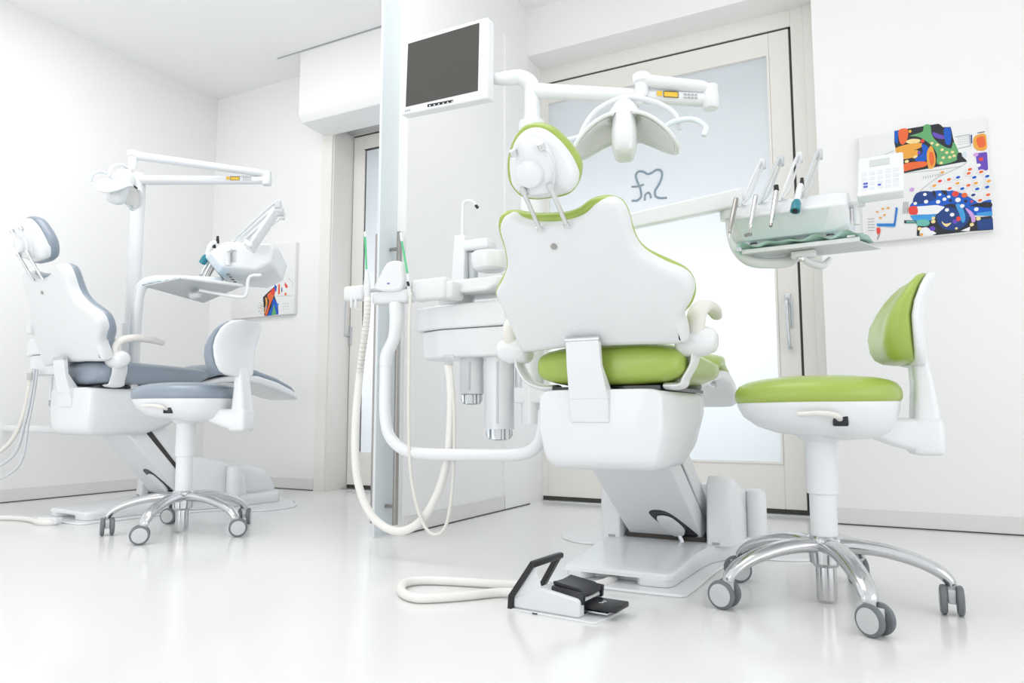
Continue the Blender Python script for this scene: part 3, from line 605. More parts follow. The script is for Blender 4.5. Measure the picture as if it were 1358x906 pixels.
def lamp(label, fr_pole, P, C, sc, yaw, lab):
    # P: pole, lower arm start, end (world), upper arm start, end
    t = thing('operating_lamp', label, 'dental lamp', WF, tuple(P[0]))
    m = MB(); m.tube([P[0], P[1], P[2]], [.027, .027, .0235], n=20, smooth=1); la = build('lower_arm', m, PLAST, t)
    d = (P[2]-P[1]).normalized(); side = d.cross(Vector((0, 0, 1))).normalized()
    if side.dot(CAM-P[2]) < 0: side = -side
    fl_ = lambda s_, z_, w=0: P[2]+d*s_+Vector((0, 0, z_))+side*(.026+w)
    l_ = MB().use(YEL)
    def lb(mm, s0, s1, z0, z1, w0=.0, w1=.0012): mm.loft([[fl_(s0, z0, w), fl_(s1, z0, w), fl_(s1, z1, w), fl_(s0, z1, w)] for w in (w0, w1)])
    lb(l_, -lab, -lab+.05, -.009, .012); l_.use(BLACKG); 
    for z_ in (-.009, .0105): lb(l_, -lab, -lab+.05, z_, z_+.002, .0012, .002)
    for s_ in (-lab, -lab+.048): lb(l_, s_, s_+.002, -.009, .0125, .0012, .002)
    l_.use(YEL); lb(l_, -lab-.022, -lab-.004, -.005, .012)
    l_.use(MARK)
    for r_ in range(2):
        for c_ in range(4): lb(l_, -lab+.068+c_*.012, -lab+.077+c_*.012, -.008+r_*.011, -.003+r_*.011)
    build('warning_label', l_, YEL, la)
    m = MB(); m.lathe([(.0, -.03), (.024, -.03), (.028, -.024), (.028, .015), (.026, .022), (.026, .05), (0, .055)], P[2]+d*.005, n=28)
    build('elbow_joint', m, PLAST, t)
    m = MB(); m.tube([P[3]+Vector((0, 0, .0)), P[3]*.93+P[4]*.07+Vector((0, 0, .002)), P[3]*.1+P[4]*.9, P[4]], [.017, .023, .0245, .026], n=16, smooth=1, flat=.9)
    build('upper_arm', m, PLAST, t)
    m = MB(); m.lathe([(0, -.06), (.020, -.06), (.023, -.045), (.023, -.012), (.03, -.006), (.031, .018), (.024, .024), (0, .026)], P[4], n=28); build('head_joint', m, PLAST, t)
    m = MB().tube([P[4]-Vector((0, 0, .05)), (P[4]+C)/2+Vector((0, .03, .02)), C+Vector((0, .05, .13*sc))], [.018, .016, .013], n=14); build('head_link', m, PLAST, t)
    lamp_head(t, C, sc, yaw, R(-14))
    return t
yy = POLE.y
P = [Vector((POLE.x, POLE.y, WY(706, 120, yy).z)), WY(722, 121, yy+.0), WY(940, 133, yy+.12), WY(938, 117, yy+.11), WY(851, 107, yy+.05)]
lamp('white wing shaped operating lamp above the green chair, before the glass door', GF, P, WY(828, 176, yy-.08), 1.02, R(16), .15)
SP = Vector((-3.71, 2.53, 0)); SPL = UF.l(SP)
e_w = Vector((-3.17, 2.98, 0)); 
SPZ = at_xy(163, 238, SP.x, SP.y).z
xe, ye = ang(345, 4.05); xh_, yh_ = ang(163, 3.75); xc_, yc_ = ang(146, 3.62)
P = [Vector((SP.x, SP.y, SPZ)), at_xy(186, 239, *ang(186, 3.92)), at_xy(343, 239, xe, ye), at_xy(343, 231, xe, ye), at_xy(165, 206, xh_, yh_)]
lamp('white operating lamp above the slate grey chair in the left corner', SF, P, at_xy(152, 250, xc_, yc_), .88, R(-62), .19)
# extra pole length up to the lamp arm of the far unit
o = build('lamp_post', MB().cyl((SPL.x, SPL.y, .45), (SPL.x, SPL.y, 1.0), .046, n=28).cyl((SPL.x, SPL.y, .98), (SPL.x, SPL.y, SPZ+.03), .036, n=28), PLAST, [q for q in bpy.data.objects if q.name.startswith('dental_unit')][1])
# ================================================================== INSTRUMENT UNITS
def delivery(fr, label, tray_pts=None, pad_y=.04):
    """local: body front faces -y, origin at the middle of the body's top front edge"""
    t = thing('instrument_unit', label, 'dental instrument unit', fr, (0, 0, -.2))
    W = .205
    prof = [(0, 0), (-.035, -.032), (-.062, -.052), (-.058, -.062), (.0, -.135), (.19, -.145), (.27, -.10), (.29, -.02), (.27, .012), (.02, .012)]
    b = MB(); b.loft([[Vector((x, cy_+(y-.13)*k+.13-cy_, z*k)) for y, z in prof] for x, k, cy_ in ((-W, .9, 0), (-W+.015, 1, 0), (W-.05, 1, 0), (W, .82, 0))])
    build('body', b, PLAST, t, bev=.008)
    f = MB(); f.add([(-W+.02, -.057, -.063), (W-.055, -.057, -.063), (W-.085, -.001, -.134), (-W+.045, -.001, -.134)], [(0, 1, 2, 3)]); f.v = [v+Vector((0, -.0022, 0)) for v in f.v]
    build('front_panel', f, PALEBL, t)
    for i in range(5):
        hs = MB(); hs.slab([(-.135+i*.068+.014*math.cos(a*.785), -.0+.045+.008*math.sin(a*.785)) for a in range(8)], lambda u, v, w: Vector((u, v, -.1375+w)), [(0, -.003), (0, .001)], n=20)
        build('holder_socket', hs, BLACKG, t)
    # whip arms
    for i in range(4):
        x = -.160+i*.073; wa = MB()
        wa.tube([(x-.012, .0, .0), (x-.0, .09, .095), (x+.015, .20, .21), (x+.022, .25, .25), (x+.026, .268, .228)], .0062, n=8)
        wa.tube([(x+.002, -.02, .005), (x+.01, .08, .065), (x+.022, .20, .18), (x+.028, .26, .235)], .0050, n=8)
        wa.box((x+.012, .245, .222), (x+.038, .275, .264), bev=.006)
        build('whip_arm', wa, GREYP if i % 2 else PLASTM, t)
    # control pad on the right
    pdm = MB(); PX = W+.105; M = Matrix.Translation((PX, pad_y, .045)) @ Matrix.Rotation(R(-30), 4, 'X') @ Matrix.Diagonal((1, 1, 1.3, 1))
    pdm.box((-.073, -.008, -.065), (.073, .008, .085), M=M, bev=.006); pdm.box((-.073, -.03, -.082), (.073, .012, -.063), M=M, bev=.006)
    cp = build('control_pad', pdm, PLAST, t)
    m = MB().box((-.035, -.0095, .042), (.03, -.0078, .068), M=M); build('display', m, LCD, cp)
    m = MB().use(KEYG)
    for r_ in range(4):
        for c_ in range(5):
            m.box((-.06+c_*.025, -.0088, -.05+r_*.02), (-.042+c_*.025, -.0078, -.036+r_*.02), M=M)
    m.use(BLUEM)
    for z_ in (-.037, -.025): m.box((-.054, -.0098, z_), (-.04, -.0088, z_+.007), M=M)
    m.box((-.008, -.0098, -.036), (.002, -.0088, -.030), M=M)
    build('keypad', m, KEYG, cp)
    m = MB().cyl((W-.02, .06, -.035), (W+.05, .06, -.035), .012, n=14).cyl((W+.02, .055, -.04), (W+.02, .055, -.11), .011, n=14).box((W-.04, .04, -.1), (W+.0, .1, -.02), bev=.01); build('pad_bracket', m, PLASTM, t)
    # lower tray holder
    tr_ = MB(); tz = -.185
    if tray_pts:
        c = sum(tray_pts, Vector())/4
        tr_.loft([[p+Vector((0, 0, z)) for p in tray_pts] for z in (0, .006)])
        a, b_ = tray_pts[1], tray_pts[2]; build('tray_edge', MB().tube([a+Vector((0, 0, .004)), b_+Vector((0, 0, .004))], .0085, n=10, smooth=1), PLAST, t)
        build('tray', tr_, GREYP, t)
        build('tray_handle', MB().tube([c+Vector((-.03, .0, -.004)), c+Vector((0, 0, -.03)), c+Vector((.06, .04, -.035))], [.016, .02, .014], n=12), PLAST, t)
        return t
    build('tray_edge', MB().box((-.168, -.014, tz-.001), (.238, -.002, tz+.016), bev=.003), PLAST, t)
    tr_.loft([[Vector(p) for p in q] for q in ([(-.165, -.004, tz), (.235, -.004, tz), (.29, .17, tz), (-.09, .17, tz)], [(-.165, -.004, tz+.004), (.235, -.004, tz+.004), (.29, .17, tz+.004), (-.09, .17, tz+.004)])])
    build('tray', tr_, GREYP, t)
    th = MB().box((-.0, .03, tz-.028), (.085, .075, tz-.001), bev=.006).tube([(.04, .04, tz-.03), (.06, .06, tz-.045), (.10, .09, tz-.055), (.125, .1, tz-.03)], [.014, .018, .02, .012], n=12, flat=.7); build('tray_handle', th, PLAST, t)
    kn = MB().lathe([(0, 0), (.011, 0), (.013, .004), (.013, .012), (0, .014)], (.035, .035, tz-.042), n=16); build('tray_knob', kn, CHROME, t)
    return t
def handpieces(fr, kinds, grp):
    for i, k in enumerate(kinds):
        x = -.172+i*.073; top = Vector((x, -.055, .018)); bot = Vector((x-.012, -.115, -.112))
        if fr is not DF: x += 0
        lab = k[1]; t = thing(k[2], lab, 'dental handpiece', fr, (x, 0, -.05), grp)
        d = (bot-top)
        if k[0] == 'steel':
            build('body', MB().tube([top, top+d*.35, top+d*.75, bot+Vector((-.001, 0, -.012))], [.0095, .0098, .0082, .0045], n=14), STEEL, t)
            build('nozzle', MB().tube([bot, bot+Vector((-.006, .004, -.03))], .003, n=8, smooth=1), CHROME, t)
        elif k[0] == 'angle':
            build('body', MB().tube([top, top+d*.4, top+d*.9, bot+Vector((-.006, .012, -.018))], [.0095, .009, .0066, .0055], n=14), CHROME, t)
            build('turbine_head', MB().cyl(bot+Vector((-.018, .002, -.028)), bot+Vector((-.004, .024, -.020)), .0072, n=14), STEEL, t)
        elif k[0] == 'scaler':
            build('body', MB().tube([top+Vector((0, 0, .01)), top+d*.3, top+d*.8, bot], [.0085, .0105, .008, .005], n=14), CHROME, t)
            build('black_sleeve', MB().tube([top+Vector((0, -.002, .028)), top+Vector((0, 0, .008))], [.0085, .0095], n=14, smooth=1), BLACK, t)
            build('tip_ring', MB().cyl(bot-d*.02, bot+d*.06, .0062, n=12), STEEL, t)
        else:
            q0 = top+Vector((.010, .03, .045)); q1 = top+Vector((-.001, -.02, -.046))
            build('body', MB().tube([q0-Vector((0, 0, .025)), top+Vector((.008, 0, .01)), q1], [.0085, .0105, .011], n=14), PLAST, t)
            build('black_cap', MB().tube([q0+Vector((.002, 0, .005)), q0-Vector((0, 0, .028))], [.006, .009], n=14, smooth=1), BLACK, t)
            a = q1; b_ = q1+Vector((-.004, -.022, -.042)); build('teal_tip', MB().tube([a, a*.7+b_*.3, b_], [.012, .0175, .0175], n=20, smooth=1, rnd=False), TEAL, t)
            dn = (b_-a).normalized(); build('lens', MB().cyl(b_-dn*.002, b_+dn*.002, .0105, n=18), BLACKG, t)
A_, B_ = WY(966, 271, 2.80), WY(1127, 252, 2.80)
ctr = (A_+B_)/2; DF = Frame(ctr.x, ctr.y, R(-3), ctr.z-.012)
T1 = delivery(DF, 'white instrument unit with mint paper tray and keypad before the large painting')
DT = lambda px, py, y: DF.l(WY(px, py, y))
m = MB(); A0 = DT(800, 302, 2.62); A1 = DT(984, 262, 2.84)
d_ = (A1-A0).normalized(); m.tube([A0, A1], [.036, .036], n=4, smooth=1, flat=1, rnd=False)
m = MB(); up_ = Vector((0, 0, 1)); sd = d_.cross(up_).normalized()
m.loft([[c+sd*a*.022+up_*b_*hh for a, b_ in ((-1, -1), (1, -1), (1, 1), (-1, 1))] for c, hh in ((A0, .03), (A1-d_*.015, .037), (A1, .03))])
build('swing_arm', m, PLAST, T1, bev=.008)
m = MB().lathe([(0, 0), (.03, 0), (.032, .01), (.032, .06), (0, .062)], DT(966, 292, 2.84), n=24); build('arm_joint', m, PLAST, T1)
m = MB().tube([DT(969, 280, 2.84), DT(970, 305, 2.84), DT(976, 328, 2.84), DT(990, 344, 2.85), DT(1012, 349, 2.87), DT(1050, 345, 2.9), DT(1052, 322, 2.92)], .021, n=20); build('curved_support', m, PLAST, T1)
handpieces(DF, [('steel', 'grey steel air syringe, leftmost tool on the instrument unit by the glass door', 'air_syringe'), ('angle', 'chrome angled drill handpiece beside the grey syringe, by the glass door', 'drill_handpiece'), ('scaler', 'chrome scaler with a black sleeve, on the instrument unit by the glass door', 'scaler_handpiece'), ('cure', 'white curing light with black cap and wide teal tip near the glass door', 'curing_light')], 'handpieces on the instrument unit near the glass door')
# paper liner on the tray
pm = MB(); tz = -.166
def pf(u, v):
    x = -.19+u*.44; return Vector((x+v*.03, -.03+v*.16, tz+.006*math.sin(u*23)*math.sin(v*9+1)+.012*(1-v)**2*(1+.5*math.sin(u*31))-(.024 if u < .03 else 0)))
pm.grid(pf, 60, 16); pm.grid(lambda u, v: pf(u, v)+Vector((0, 0, -.001)), 60, 16)
pt = thing('tray_paper', 'crumpled mint green paper liner on the tray of the instrument unit near the glass door', 'paper liner', DF, (0, .05, -.17)); build('sheet', pm, PAPERG, pt)
build('clip', MB().box((-.183, -.036, tz-.014), (-.163, -.03, tz+.002), bev=.002).box((.2, -.034, tz-.006), (.225, -.028, tz), bev=.001), SATIN, pt)
# far instrument unit
cx_, cy_ = ang(293, 3.6); zc0 = at_xy(293, 335, cx_, cy_).z
DF2 = Frame(cx_, cy_, R(-50), zc0)
T2 = delivery(DF2, 'white instrument unit with tilted keypad before the small painting, far left corner', [DF2.l(WZ(*p, 1.12)) for p in ((191, 380), (241, 369), (321, 380), (270, 402))], .22)
handpieces(DF2, [('steel', 'steel air syringe on the far left instrument unit', 'air_syringe'), ('angle', 'thin chrome drill handpiece on the far left instrument unit, beside the syringe', 'drill_handpiece'), ('scaler', 'chrome scaler with black sleeve on the far left instrument unit', 'scaler_handpiece'), ('cure', 'white curing light with teal tip on the far left instrument unit', 'curing_light')], 'handpieces on the far left instrument unit')
D2 = lambda px, py, dep: DF2.l(at_xy(px, py, *ang(px, dep)))
m = MB().tube([D2(179, 520, 3.6), D2(179, 440, 3.6), D2(180, 400, 3.6), D2(184, 381, 3.6), D2(197, 373, 3.6), D2(230, 372, 3.6), D2(290, 374, 3.62)], .026, n=20); build('curved_support', m, PLAST, T2)
m = MB().tube([D2(262, 385, 3.4), D2(300, 392, 3.4), D2(320, 394, 3.4), D2(325, 388, 3.4), D2(326, 372, 3.4), D2(331, 366, 3.4), D2(343, 365, 3.4)], .008, n=10); build('tray_rod', m, PLAST, T2)
pm = MB(); TP = [DF2.l(WZ(*p, 1.128)) for p in ((191, 380), (241, 369), (321, 380), (270, 402))]
pm.grid(lambda u, v: TP[0].lerp(TP[1], u).lerp(TP[3].lerp(TP[2], u), v*.9-.04)+Vector((0, 0, .002+.002*math.sin(u*30))), 20, 20)
pt = thing('tray_paper', 'pale blue paper edge on the tray of the far left instrument unit', 'paper liner', DF2, tuple(TP[0])); build('sheet', pm, mat('blue_paper', (.45, .65, .78), .7, bump=.2, var=.05), pt)
# ================================================================== STOOLS
def stool(cx, cy, seat_ang, base_ph, up, label, lift=0, swivel=(.5, 1.06, -.98, .56, -1.66)):
    fr = Frame(cx, cy, seat_ang-math.pi/2)       # local +y = sitting direction
    low = ('hub', 'leg', 'caster', 'wheel', 'wheel_cap', 'lower_tube')
    def build(name, mb, *a, **k):
        if name not in low: mb.v = [v+Vector((0, 0, lift if v.z > .2 else 0)) for v in mb.v]
        return globals()['build'](name, mb, *a, **k)
    t = thing('dentist_stool', label, 'stool', fr, (0, 0, 0))
    hub = MB().lathe([(0, .095), (.030, .095), (.040, .105), (.044, .15), (.045, .172), (.040, .178), (0, .178)], n=36); build('hub', hub, ALU, t)
    for i in range(5):
        a = R(base_ph+72*i)-fr.yaw; c, s_ = math.cos(a), math.sin(a); P = lambda r, z: Vector((r*c, r*s_, z))
        lg = MB(); pts = [P(.02, .150), P(.08, .153), (P(.15, .146)), P(.22, .128), P(.27, .106), P(.295, .085), P(.300, .072)]
        pts = [Vector((p.x*.97, p.y*.97, p.z)) for p in pts]; lg.tube(pts, [.030, .030, .028, .026, .0245, .0215, .019], n=18, flat=.66, upv=(0, 0, 1), rnd=False)
        build('leg', lg, ALU, t, ang=50)
        ca = a+swivel[i]
        dx = Vector((math.cos(ca+math.pi/2), math.sin(ca+math.pi/2), 0)); tr_ = Vector((math.cos(ca), math.sin(ca), 0)); C = P(.291, 0)+tr_*.012
        cs = MB(); cs.tube([P(.291, .078), P(.291, .05), C+Vector((0, 0, .042))], [.014, .014, .012], n=12, smooth=1); cs.box((-.009, -.009, .03), (.009, .03, .064), M=Matrix.Translation(C-tr_*.01) @ Matrix.Rotation(ca-math.pi/2, 4, 'Z'), bev=.003)
        k = build('caster', cs, HUBG, t)
        for sg in (-1, 1):
            w = MB(); o_ = C+Vector((0, 0, .037)); w.lathe([(.012, .010), (.030, .010), (.0355, .013), (.037, .018), (.0355, .024), (.030, .027)], o_, dx*sg, n=36); wl = build('wheel', w, TYRE, k)
            w = MB(); w.lathe([(.0, .0285), (.020, .0285), (.0285, .0275), (.0300, .024), (.030, .012), (0, .012)], o_, dx*sg, n=36); build('wheel_cap', w, HUBG, wl)
    build('lower_tube', MB().lathe([(.0255, .008), (.0265, .012), (.0265, .10), (0, .10)], n=32), ALU, t)
    build('gas_column', MB().lathe([(.0345, .175), (.0345, .292), (0, .292)], n=36), PLAST, t)
    build('column_cover', MB().lathe([(.038, .288), (.0405, .290), (.0405, .44), (.044, .45), (0, .45)], n=36), PLAST, t)
    # seat
    def ell(hx, hyf, hyb, n=72, p=2.15, y0=0):
        out = []
        for i in range(n):
            a = 2*math.pi*i/n; c, s_ = math.cos(a), math.sin(a); k = (abs(c)**p+abs(s_)**p)**(-1/p)
            out.append((hx*c*k, y0+(hyf if s_ > 0 else hyb)*s_*k))
        return out
    def dome(u, v): return .012*(1-(u/.22)**2) - .012*(v/.22)**2*(1.0 if v > 0 else .7)
    E = ell(.208, .222, .205)
    sm = MB()
    secs = []
    for k, z in ((.90, .530), (.965, .531), (.995, .540), (1.0, .552), (.985, .567), (.94, .580), (.85, .588), (.7, .593), (.45, .596), (.15, .597)):
        secs.append([Vector((x*k, y*k, z+dome(x*k, y*k))) for x, y in E])
    sm.loft(secs); build('seat_cushion', sm, up, t, ang=60)
    us = MB(); secs = []
    for k, z, ky, dy in ((.955, .539, .955, 0), (.975, .53, .975, 0), (.955, .518, .955, 0), (.90, .495, .90, 0), (.80, .468, .78, -.01), (.62, .45, .58, -.015), (.3, .443, .28, -.0)):
        secs.append([Vector((x*k, y*ky+dy, z+dome(x*k, y*k)*(1 if z > .5 else .3)-(.014*max(0, -y/.2) if z < .52 else 0))) for x, y in E])
    us.loft(secs); build('seat_shell', us, PLAST, t, ang=60)
    sk = MB().lathe([(.045, .43), (.062, .445), (.085, .462), (0, .47)], n=32); build('seat_socket', sk, PLAST, t)
    for sg in (1, -1):
        lv = MB(); pc = Vector((sg*.174, -.03, .487)); rec = build('lever_recess', MB().box(pc+Vector((-.012*1, -.018, -.014)), pc+Vector((.012, .018, .014)), bev=.004), BLACKG, t)
        lv.tube([pc+Vector((0, 0, 0)), pc+Vector((sg*.03, .012, .012)), pc+Vector((sg*.034, .05, .018)), pc+Vector((sg*.026, .10, .016))], [.007, .009, .0085, .007], n=12, flat=.8); build('height_lever', lv, IVORY, t)
    # back bracket : rail under the seat, elbow, upright
    br = MB(); secs = []
    path = [(-.10, .470, .060, .020), (-.15, .462, .056, .032), (-.18, .456, .054, .038), (-.22, .450, .052, .044), (-.25, .447, .050, .046)]
    for y, z, hx, hz in path: secs.append([Vector((v.x, v.y, v.z)) for v in rrect(0, z, hx, hz, y=y, p=5)])
    br.loft(secs); build('back_rail', br, PLAST, t)
    el = MB(); el.box((-.050, -.295, .396), (.050, -.218, .495), bev=.016); build('back_elbow', el, PLAST, t)
    ur = MB(); secs = []
    for z, y, hx, hy in ((.47, -.258, .046, .034), (.52, -.258, .045, .030), (.58, -.256, .042, .024), (.64, -.25, .038, .021), (.70, -.235, .034, .018), (.76, -.222, .032, .014)):
        secs.append([Vector((v.x, y+v.z, z)) for v in rrect(0, 0, hx, hy, p=4)])
    ur.loft(secs); build('back_upright', ur, PLAST, t)
    # back pad: bulging low, flaring backwards at the top
    def cen(z): # centre line of the pad (y) by height
        k = (z-.64)/.27; return -.225-.0*k-.10*max(0, k-.40)**1.5*1.35
    def padsec(z, hw, ft, bt, wrap=.03):
        out = []
        n = 40; z = .64+(z-.64)*.93
        for i in range(n):
            a = 2*math.pi*i/n; c, s_ = math.cos(a), math.sin(a); p = 2.8; k = (abs(c)**p+abs(s_)**p)**(-1/p)
            x = hw*c*k; y = (ft if s_ > 0 else bt)*s_*k; out.append(Vector((x, cen(z)+y+wrap*(x/.16)**2, z)))
        return out
    pd = MB(); pd.loft([padsec(z, hw, ft, .012) for z, hw, ft in ((.636, .06, .03), (.641, .10, .05), (.655, .13, .064), (.68, .147, .072), (.72, .158, .072), (.76, .163, .062), (.80, .162, .046), (.835, .155, .034), (.857, .142, .027), (.876, .12, .02), (.884, .09, .012))]); build('back_cushion', pd, up, t, ang=60)
    sh = MB(); secs = []
    for z, hw in ((.630, .06), (.636, .10), (.65, .130), (.68, .149), (.72, .160), (.76, .165), (.80, .164), (.84, .156), (.86, .143), (.879, .12), (.887, .09)):
        secs.append([v+Vector((0, -.021, 0)) for v in padsec(z, hw, .020, .016)])
    sh.loft(secs); build('back_shell', sh, PLAST, t, ang=60)
    return t
stool(-.190, 2.173, R(191), 77, GREEN, 'wheeled stool with green seat and green back pad, in the right foreground')
stool(-2.745, 2.153, R(199), 6, SLATE, 'wheeled stool with slate grey seat, beside the grey dental chair', .035, (.73, .9, .9, 1.85, -1.08))
# ================================================================== FOOT PEDAL and cords
p_a, p_b, p_c = WZ(673, 809), WZ(790, 829), WZ(825, 810)
ex = (p_b-p_a).normalized(); yawp = math.atan2(ex.y, ex.x); PF = Frame(p_a.x, p_a.y, yawp)
t = thing('foot_pedal', 'white and black foot pedal with black carry handle, before the green chair', 'foot control', PF, (.12, .08, 0))
pw, pdp = (p_b-p_a).length, .155
bp = MB().slab([(0, 0), (pw-.01, -.003), (pw+.0, .0), (pw+.012, pdp-.015), (pw+.0, pdp), (0, pdp)], lambda u, v, w: Vector((u, v, w)), [(.001, 0), (0, .003), (.002, .005)], smooth=False, n=80); build('base_plate', bp, PLASTM, t)
bd = MB(); prof = [(.01, .005), (.01, .045), (.062, .115), (.068, .115), (.078, .07), (.10, .064), (.205, .052), (.213, .046), (.213, .005)]
prof = [(.012, .005), (.012, .032), (.085, .062), (.10, .064), (.195, .050), (.203, .045), (.203, .005)]
bd.loft([[Vector((x, y, z)) for x, z in prof] for y in (.008, pdp-.008)]); build('housing', bd, PLASTM, t, bev=.006)
for yv in (.008, pdp-.012):
    wf = MB(); pr = [(.014, .03), (.066, .118), (.078, .118), (.095, .062)] if yv < .05 else [(.060, .055), (.092, .118), (.10, .118), (.088, .06)]
    wf.loft([[Vector((x, y, z)) for x, z in pr] for y in (yv+.002, yv+.006)])
    if yv < .05: build('handle_web', wf, PLASTM, t)
hn = MB()
def strip(pts, y0, y1, th):
    for (a, b_) in zip(pts, pts[1:]):
        d = Vector((b_[0]-a[0], 0, b_[1]-a[1])).normalized(); n2 = Vector((-d.z, 0, d.x))*th/2
        A = Vector((a[0], 0, a[1]))-d*th*.25; B = Vector((b_[0], 0, b_[1]))+d*th*.25
        hn.loft([[A+n2+Vector((0, y, 0)), A-n2+Vector((0, y, 0)), B-n2+Vector((0, y, 0)), B+n2+Vector((0, y, 0))] for y in (y0, y1)])
strip([(.006, .006), (.008, .034), (.072, .122)], .0, .02, .014)
strip([(.022, .040), (.072, .122)], pdp-.02, pdp, .014)
hn.box((.064, .0, .114), (.084, pdp, .130), bev=.006)
build('carry_handle', hn, BLACK, t, bev=.002)
pu = MB(); pu.loft([[Vector((x, y, z+.006*((y-pdp/2)/.06)**2)) for x, z in ((.118, .068), (.19, .056), (.208, .048), (.208, .058), (.19, .068), (.118, .078))] for y in (.03, .05, .0775, .105, .125)]); build('upper_pedal', pu, BLACK, t, bev=.003)
for yv in (.02, .126): build('pedal_side_rail', MB().box((.112, yv, .052), (.205, yv+.012, .082), M=Matrix.Rotation(R(5), 4, 'Y'), bev=.003), BLACKG, t)
build('lower_pedal', MB().box((.195, .045, .020), (.285, .125, .034), bev=.004), BLACK, t)
build('pedal_spring', MB().box((.19, .05, .012), (.26, .12, .016)).box((.20, .07, .006), (.25, .1, .012)), SATIN, t)
build('pedal_slot', MB().box((.199, .035, .010), (.2045, .13, .040)), BLACKG, t)
build('side_mark', MB().box((.075, -.0015, .001), (.09, .0, .004)), BLACKG, t)
for (x0, z0) in ((.155, .0715), (.235, .0355)):
    em = MB(); em.tube([(x0-.006, .065, z0), (x0+.004, .07, z0-.0005), (x0-.002, .078, z0), (x0+.005, .085, z0-.0005), (x0-.004, .09, z0)], .0009, n=6); build('emblem', em, GREYP, t)
cd = MB(); pts = [WZ(684, 786, .016), WZ(660, 786, .013), WZ(620, 790, .013), WZ(580, 793, .013), WZ(550, 793, .013), WZ(533, 785, .013), WZ(536, 774, .013), WZ(560, 770, .013), WZ(600, 771, .013), WZ(650, 774, .013), WZ(690, 776, .013), WZ(740, 779, .013), WZ(790, 776, .012), WZ(815, 768, .012)]
cd.tube([PF.l(p) for p in pts], .0125, n=14); build('cord', cd, HOSEW, t)
# cable of the grey chair
cb = MB(); pts = [WZ(-70, 686, .012), WZ(-20, 687, .012), WZ(15, 687, .012), WZ(38, 689, .012), WZ(55, 693, .012), WZ(75, 693, .012)]
cb.tube(pts, [.011, .011, .011, .012, .015, .013], n=12)
cab = build('floor_cable', cb, HOSEW); tag(cab, 'white floor cable running left from the base of the grey chair', 'cable')
cn = MB(); a = WZ(62, 690, .02); cn.box((-.04, -.02, -.014), (.07, .02, .014), M=Matrix.Translation(a) @ Matrix.Rotation(R(15), 4, 'Z'), bev=.006); build('plug', cn, PLASTM, cab)
# tubing at far left
# ================================================================== PAINTINGS
def C(r, g, b): 
    f = lambda v: ((v/255+.055)/1.055)**2.4 if v > 10 else v/255/12.92
    return (f(r), f(g), f(b))
AM = {k: mat('art_'+k, C(*v), .6, bump=.1, bscale=300, var=.12) for k, v in dict(black=(45, 48, 55), orange=(240, 110, 60), amber=(240, 170, 70), blue=(25, 95, 200), green=(105, 175, 115), violet=(110, 80, 190), cream=(250, 225, 160), red=(235, 75, 65), sky=(70, 160, 225), navy=(35, 70, 135), pink=(215, 165, 230), teal=(110, 190, 180), white=(246, 247, 248), pale=(215, 232, 240), gold=(245, 190, 50), grey=(150, 155, 160)).items()}
CANV = mat('canvas_white', (.84, .84, .84), .7, bump=.15, bscale=500)
def painting(name, corners, yf, items, label, z1=None):
    """corners: x0,x1,z0,z1 ; items in 0..1000 canvas coords (x right, y down)"""
    x0, x1, z0, z1 = corners; t = thing(name, label, 'painting', WF, ((x0+x1)/2, yf, z0))
    build('canvas', MB().box((x0, yf, z0), (x1, YB, z1), bev=.003), CANV, t)
    m = MB(); lay = 0
    mx = lambda u, v: (x0+(x1-x0)*u/1000, z1-(z1-z0)*v/1000)
    for it in items:
        lay += 1; y = yf-.0003-lay*.00002; kind, col = it[0], it[1]; m.use(AM[col])
        if kind == 'p': P = [mx(*p) for p in it[2]]; P = [(v[0], v[1]) for v in resample([Vector((*p, 0)) for p in P], True, max(24, len(P)*6))]
        elif kind == 's': P = [(v.x, v.y) for v in resample(catmull([Vector((*mx(*p), 0)) for p in it[2]], True, 6), True, 48)]
        elif kind == 'e':
            cx_, cy_, rx, ry = it[2][:4]; an = R(it[2][4]) if len(it[2]) > 4 else 0; P = []
            for i in range(24):
                a = 2*math.pi*i/24; p_ = 3; k = (abs(math.cos(a))**p_+abs(math.sin(a))**p_)**(-1/p_) if kind == 'q' else 1
                u, v = rx*math.cos(a)*k, ry*math.sin(a)*k; P.append(mx(cx_+u*math.cos(an)-v*math.sin(an), cy_+u*math.sin(an)+v*math.cos(an)))
        elif kind == 'l':
            Q = [Vector((*mx(*p), 0)) for p in it[2]]; w = it[3]/1000*(x1-x0)/2
            for a, b_ in zip(Q, Q[1:]):
                d = (b_-a).normalized(); nn = Vector((-d.y, d.x, 0))*w
                vs = [a+nn, a-nn, b_-nn, b_+nn]; m.add([(v.x, y, v.y) for v in vs], [(0, 1, 2, 3)])
            continue
        m.add([(a, y, b_) for a, b_ in P], [tuple(range(len(P)))])
    build('painted_surface', m, CANV, t, recalc=False)
    return t
# big canvas: zoom picture coordinates (997x906 zoom of region 1120..1340 x 140..340) -> canvas coords
q0, q1, q2, q3 = (80, 195), (835, 85), (885, 750), (110, 820)
def zc(x, y):
    # invert bilinear quad approximately
    u = v = .5
    for _ in range(30):
        X = (1-v)*((1-u)*q0[0]+u*q1[0])+v*((1-u)*q3[0]+u*q2[0]); Y = (1-v)*((1-u)*q0[1]+u*q1[1])+v*((1-u)*q3[1]+u*q2[1])
        u += (x-X)/780; v += (y-Y)/640 + (x-X)/780*.0
        v += ((x-X)/780)*(.12)
    return (u*1000, v*1000)
Zs = lambda l: [zc(*p) for p in l]
def Ze(x, y, rx, ry, a=0): c = zc(x, y); return (c[0], c[1], rx*1.3, ry*1.5, a)
I = []
I += [('p', 'black', Zs([(305, 158), (575, 118), (590, 140), (640, 140), (655, 215), (680, 290), (735, 345), (355, 412), (330, 330), (305, 230)]))]
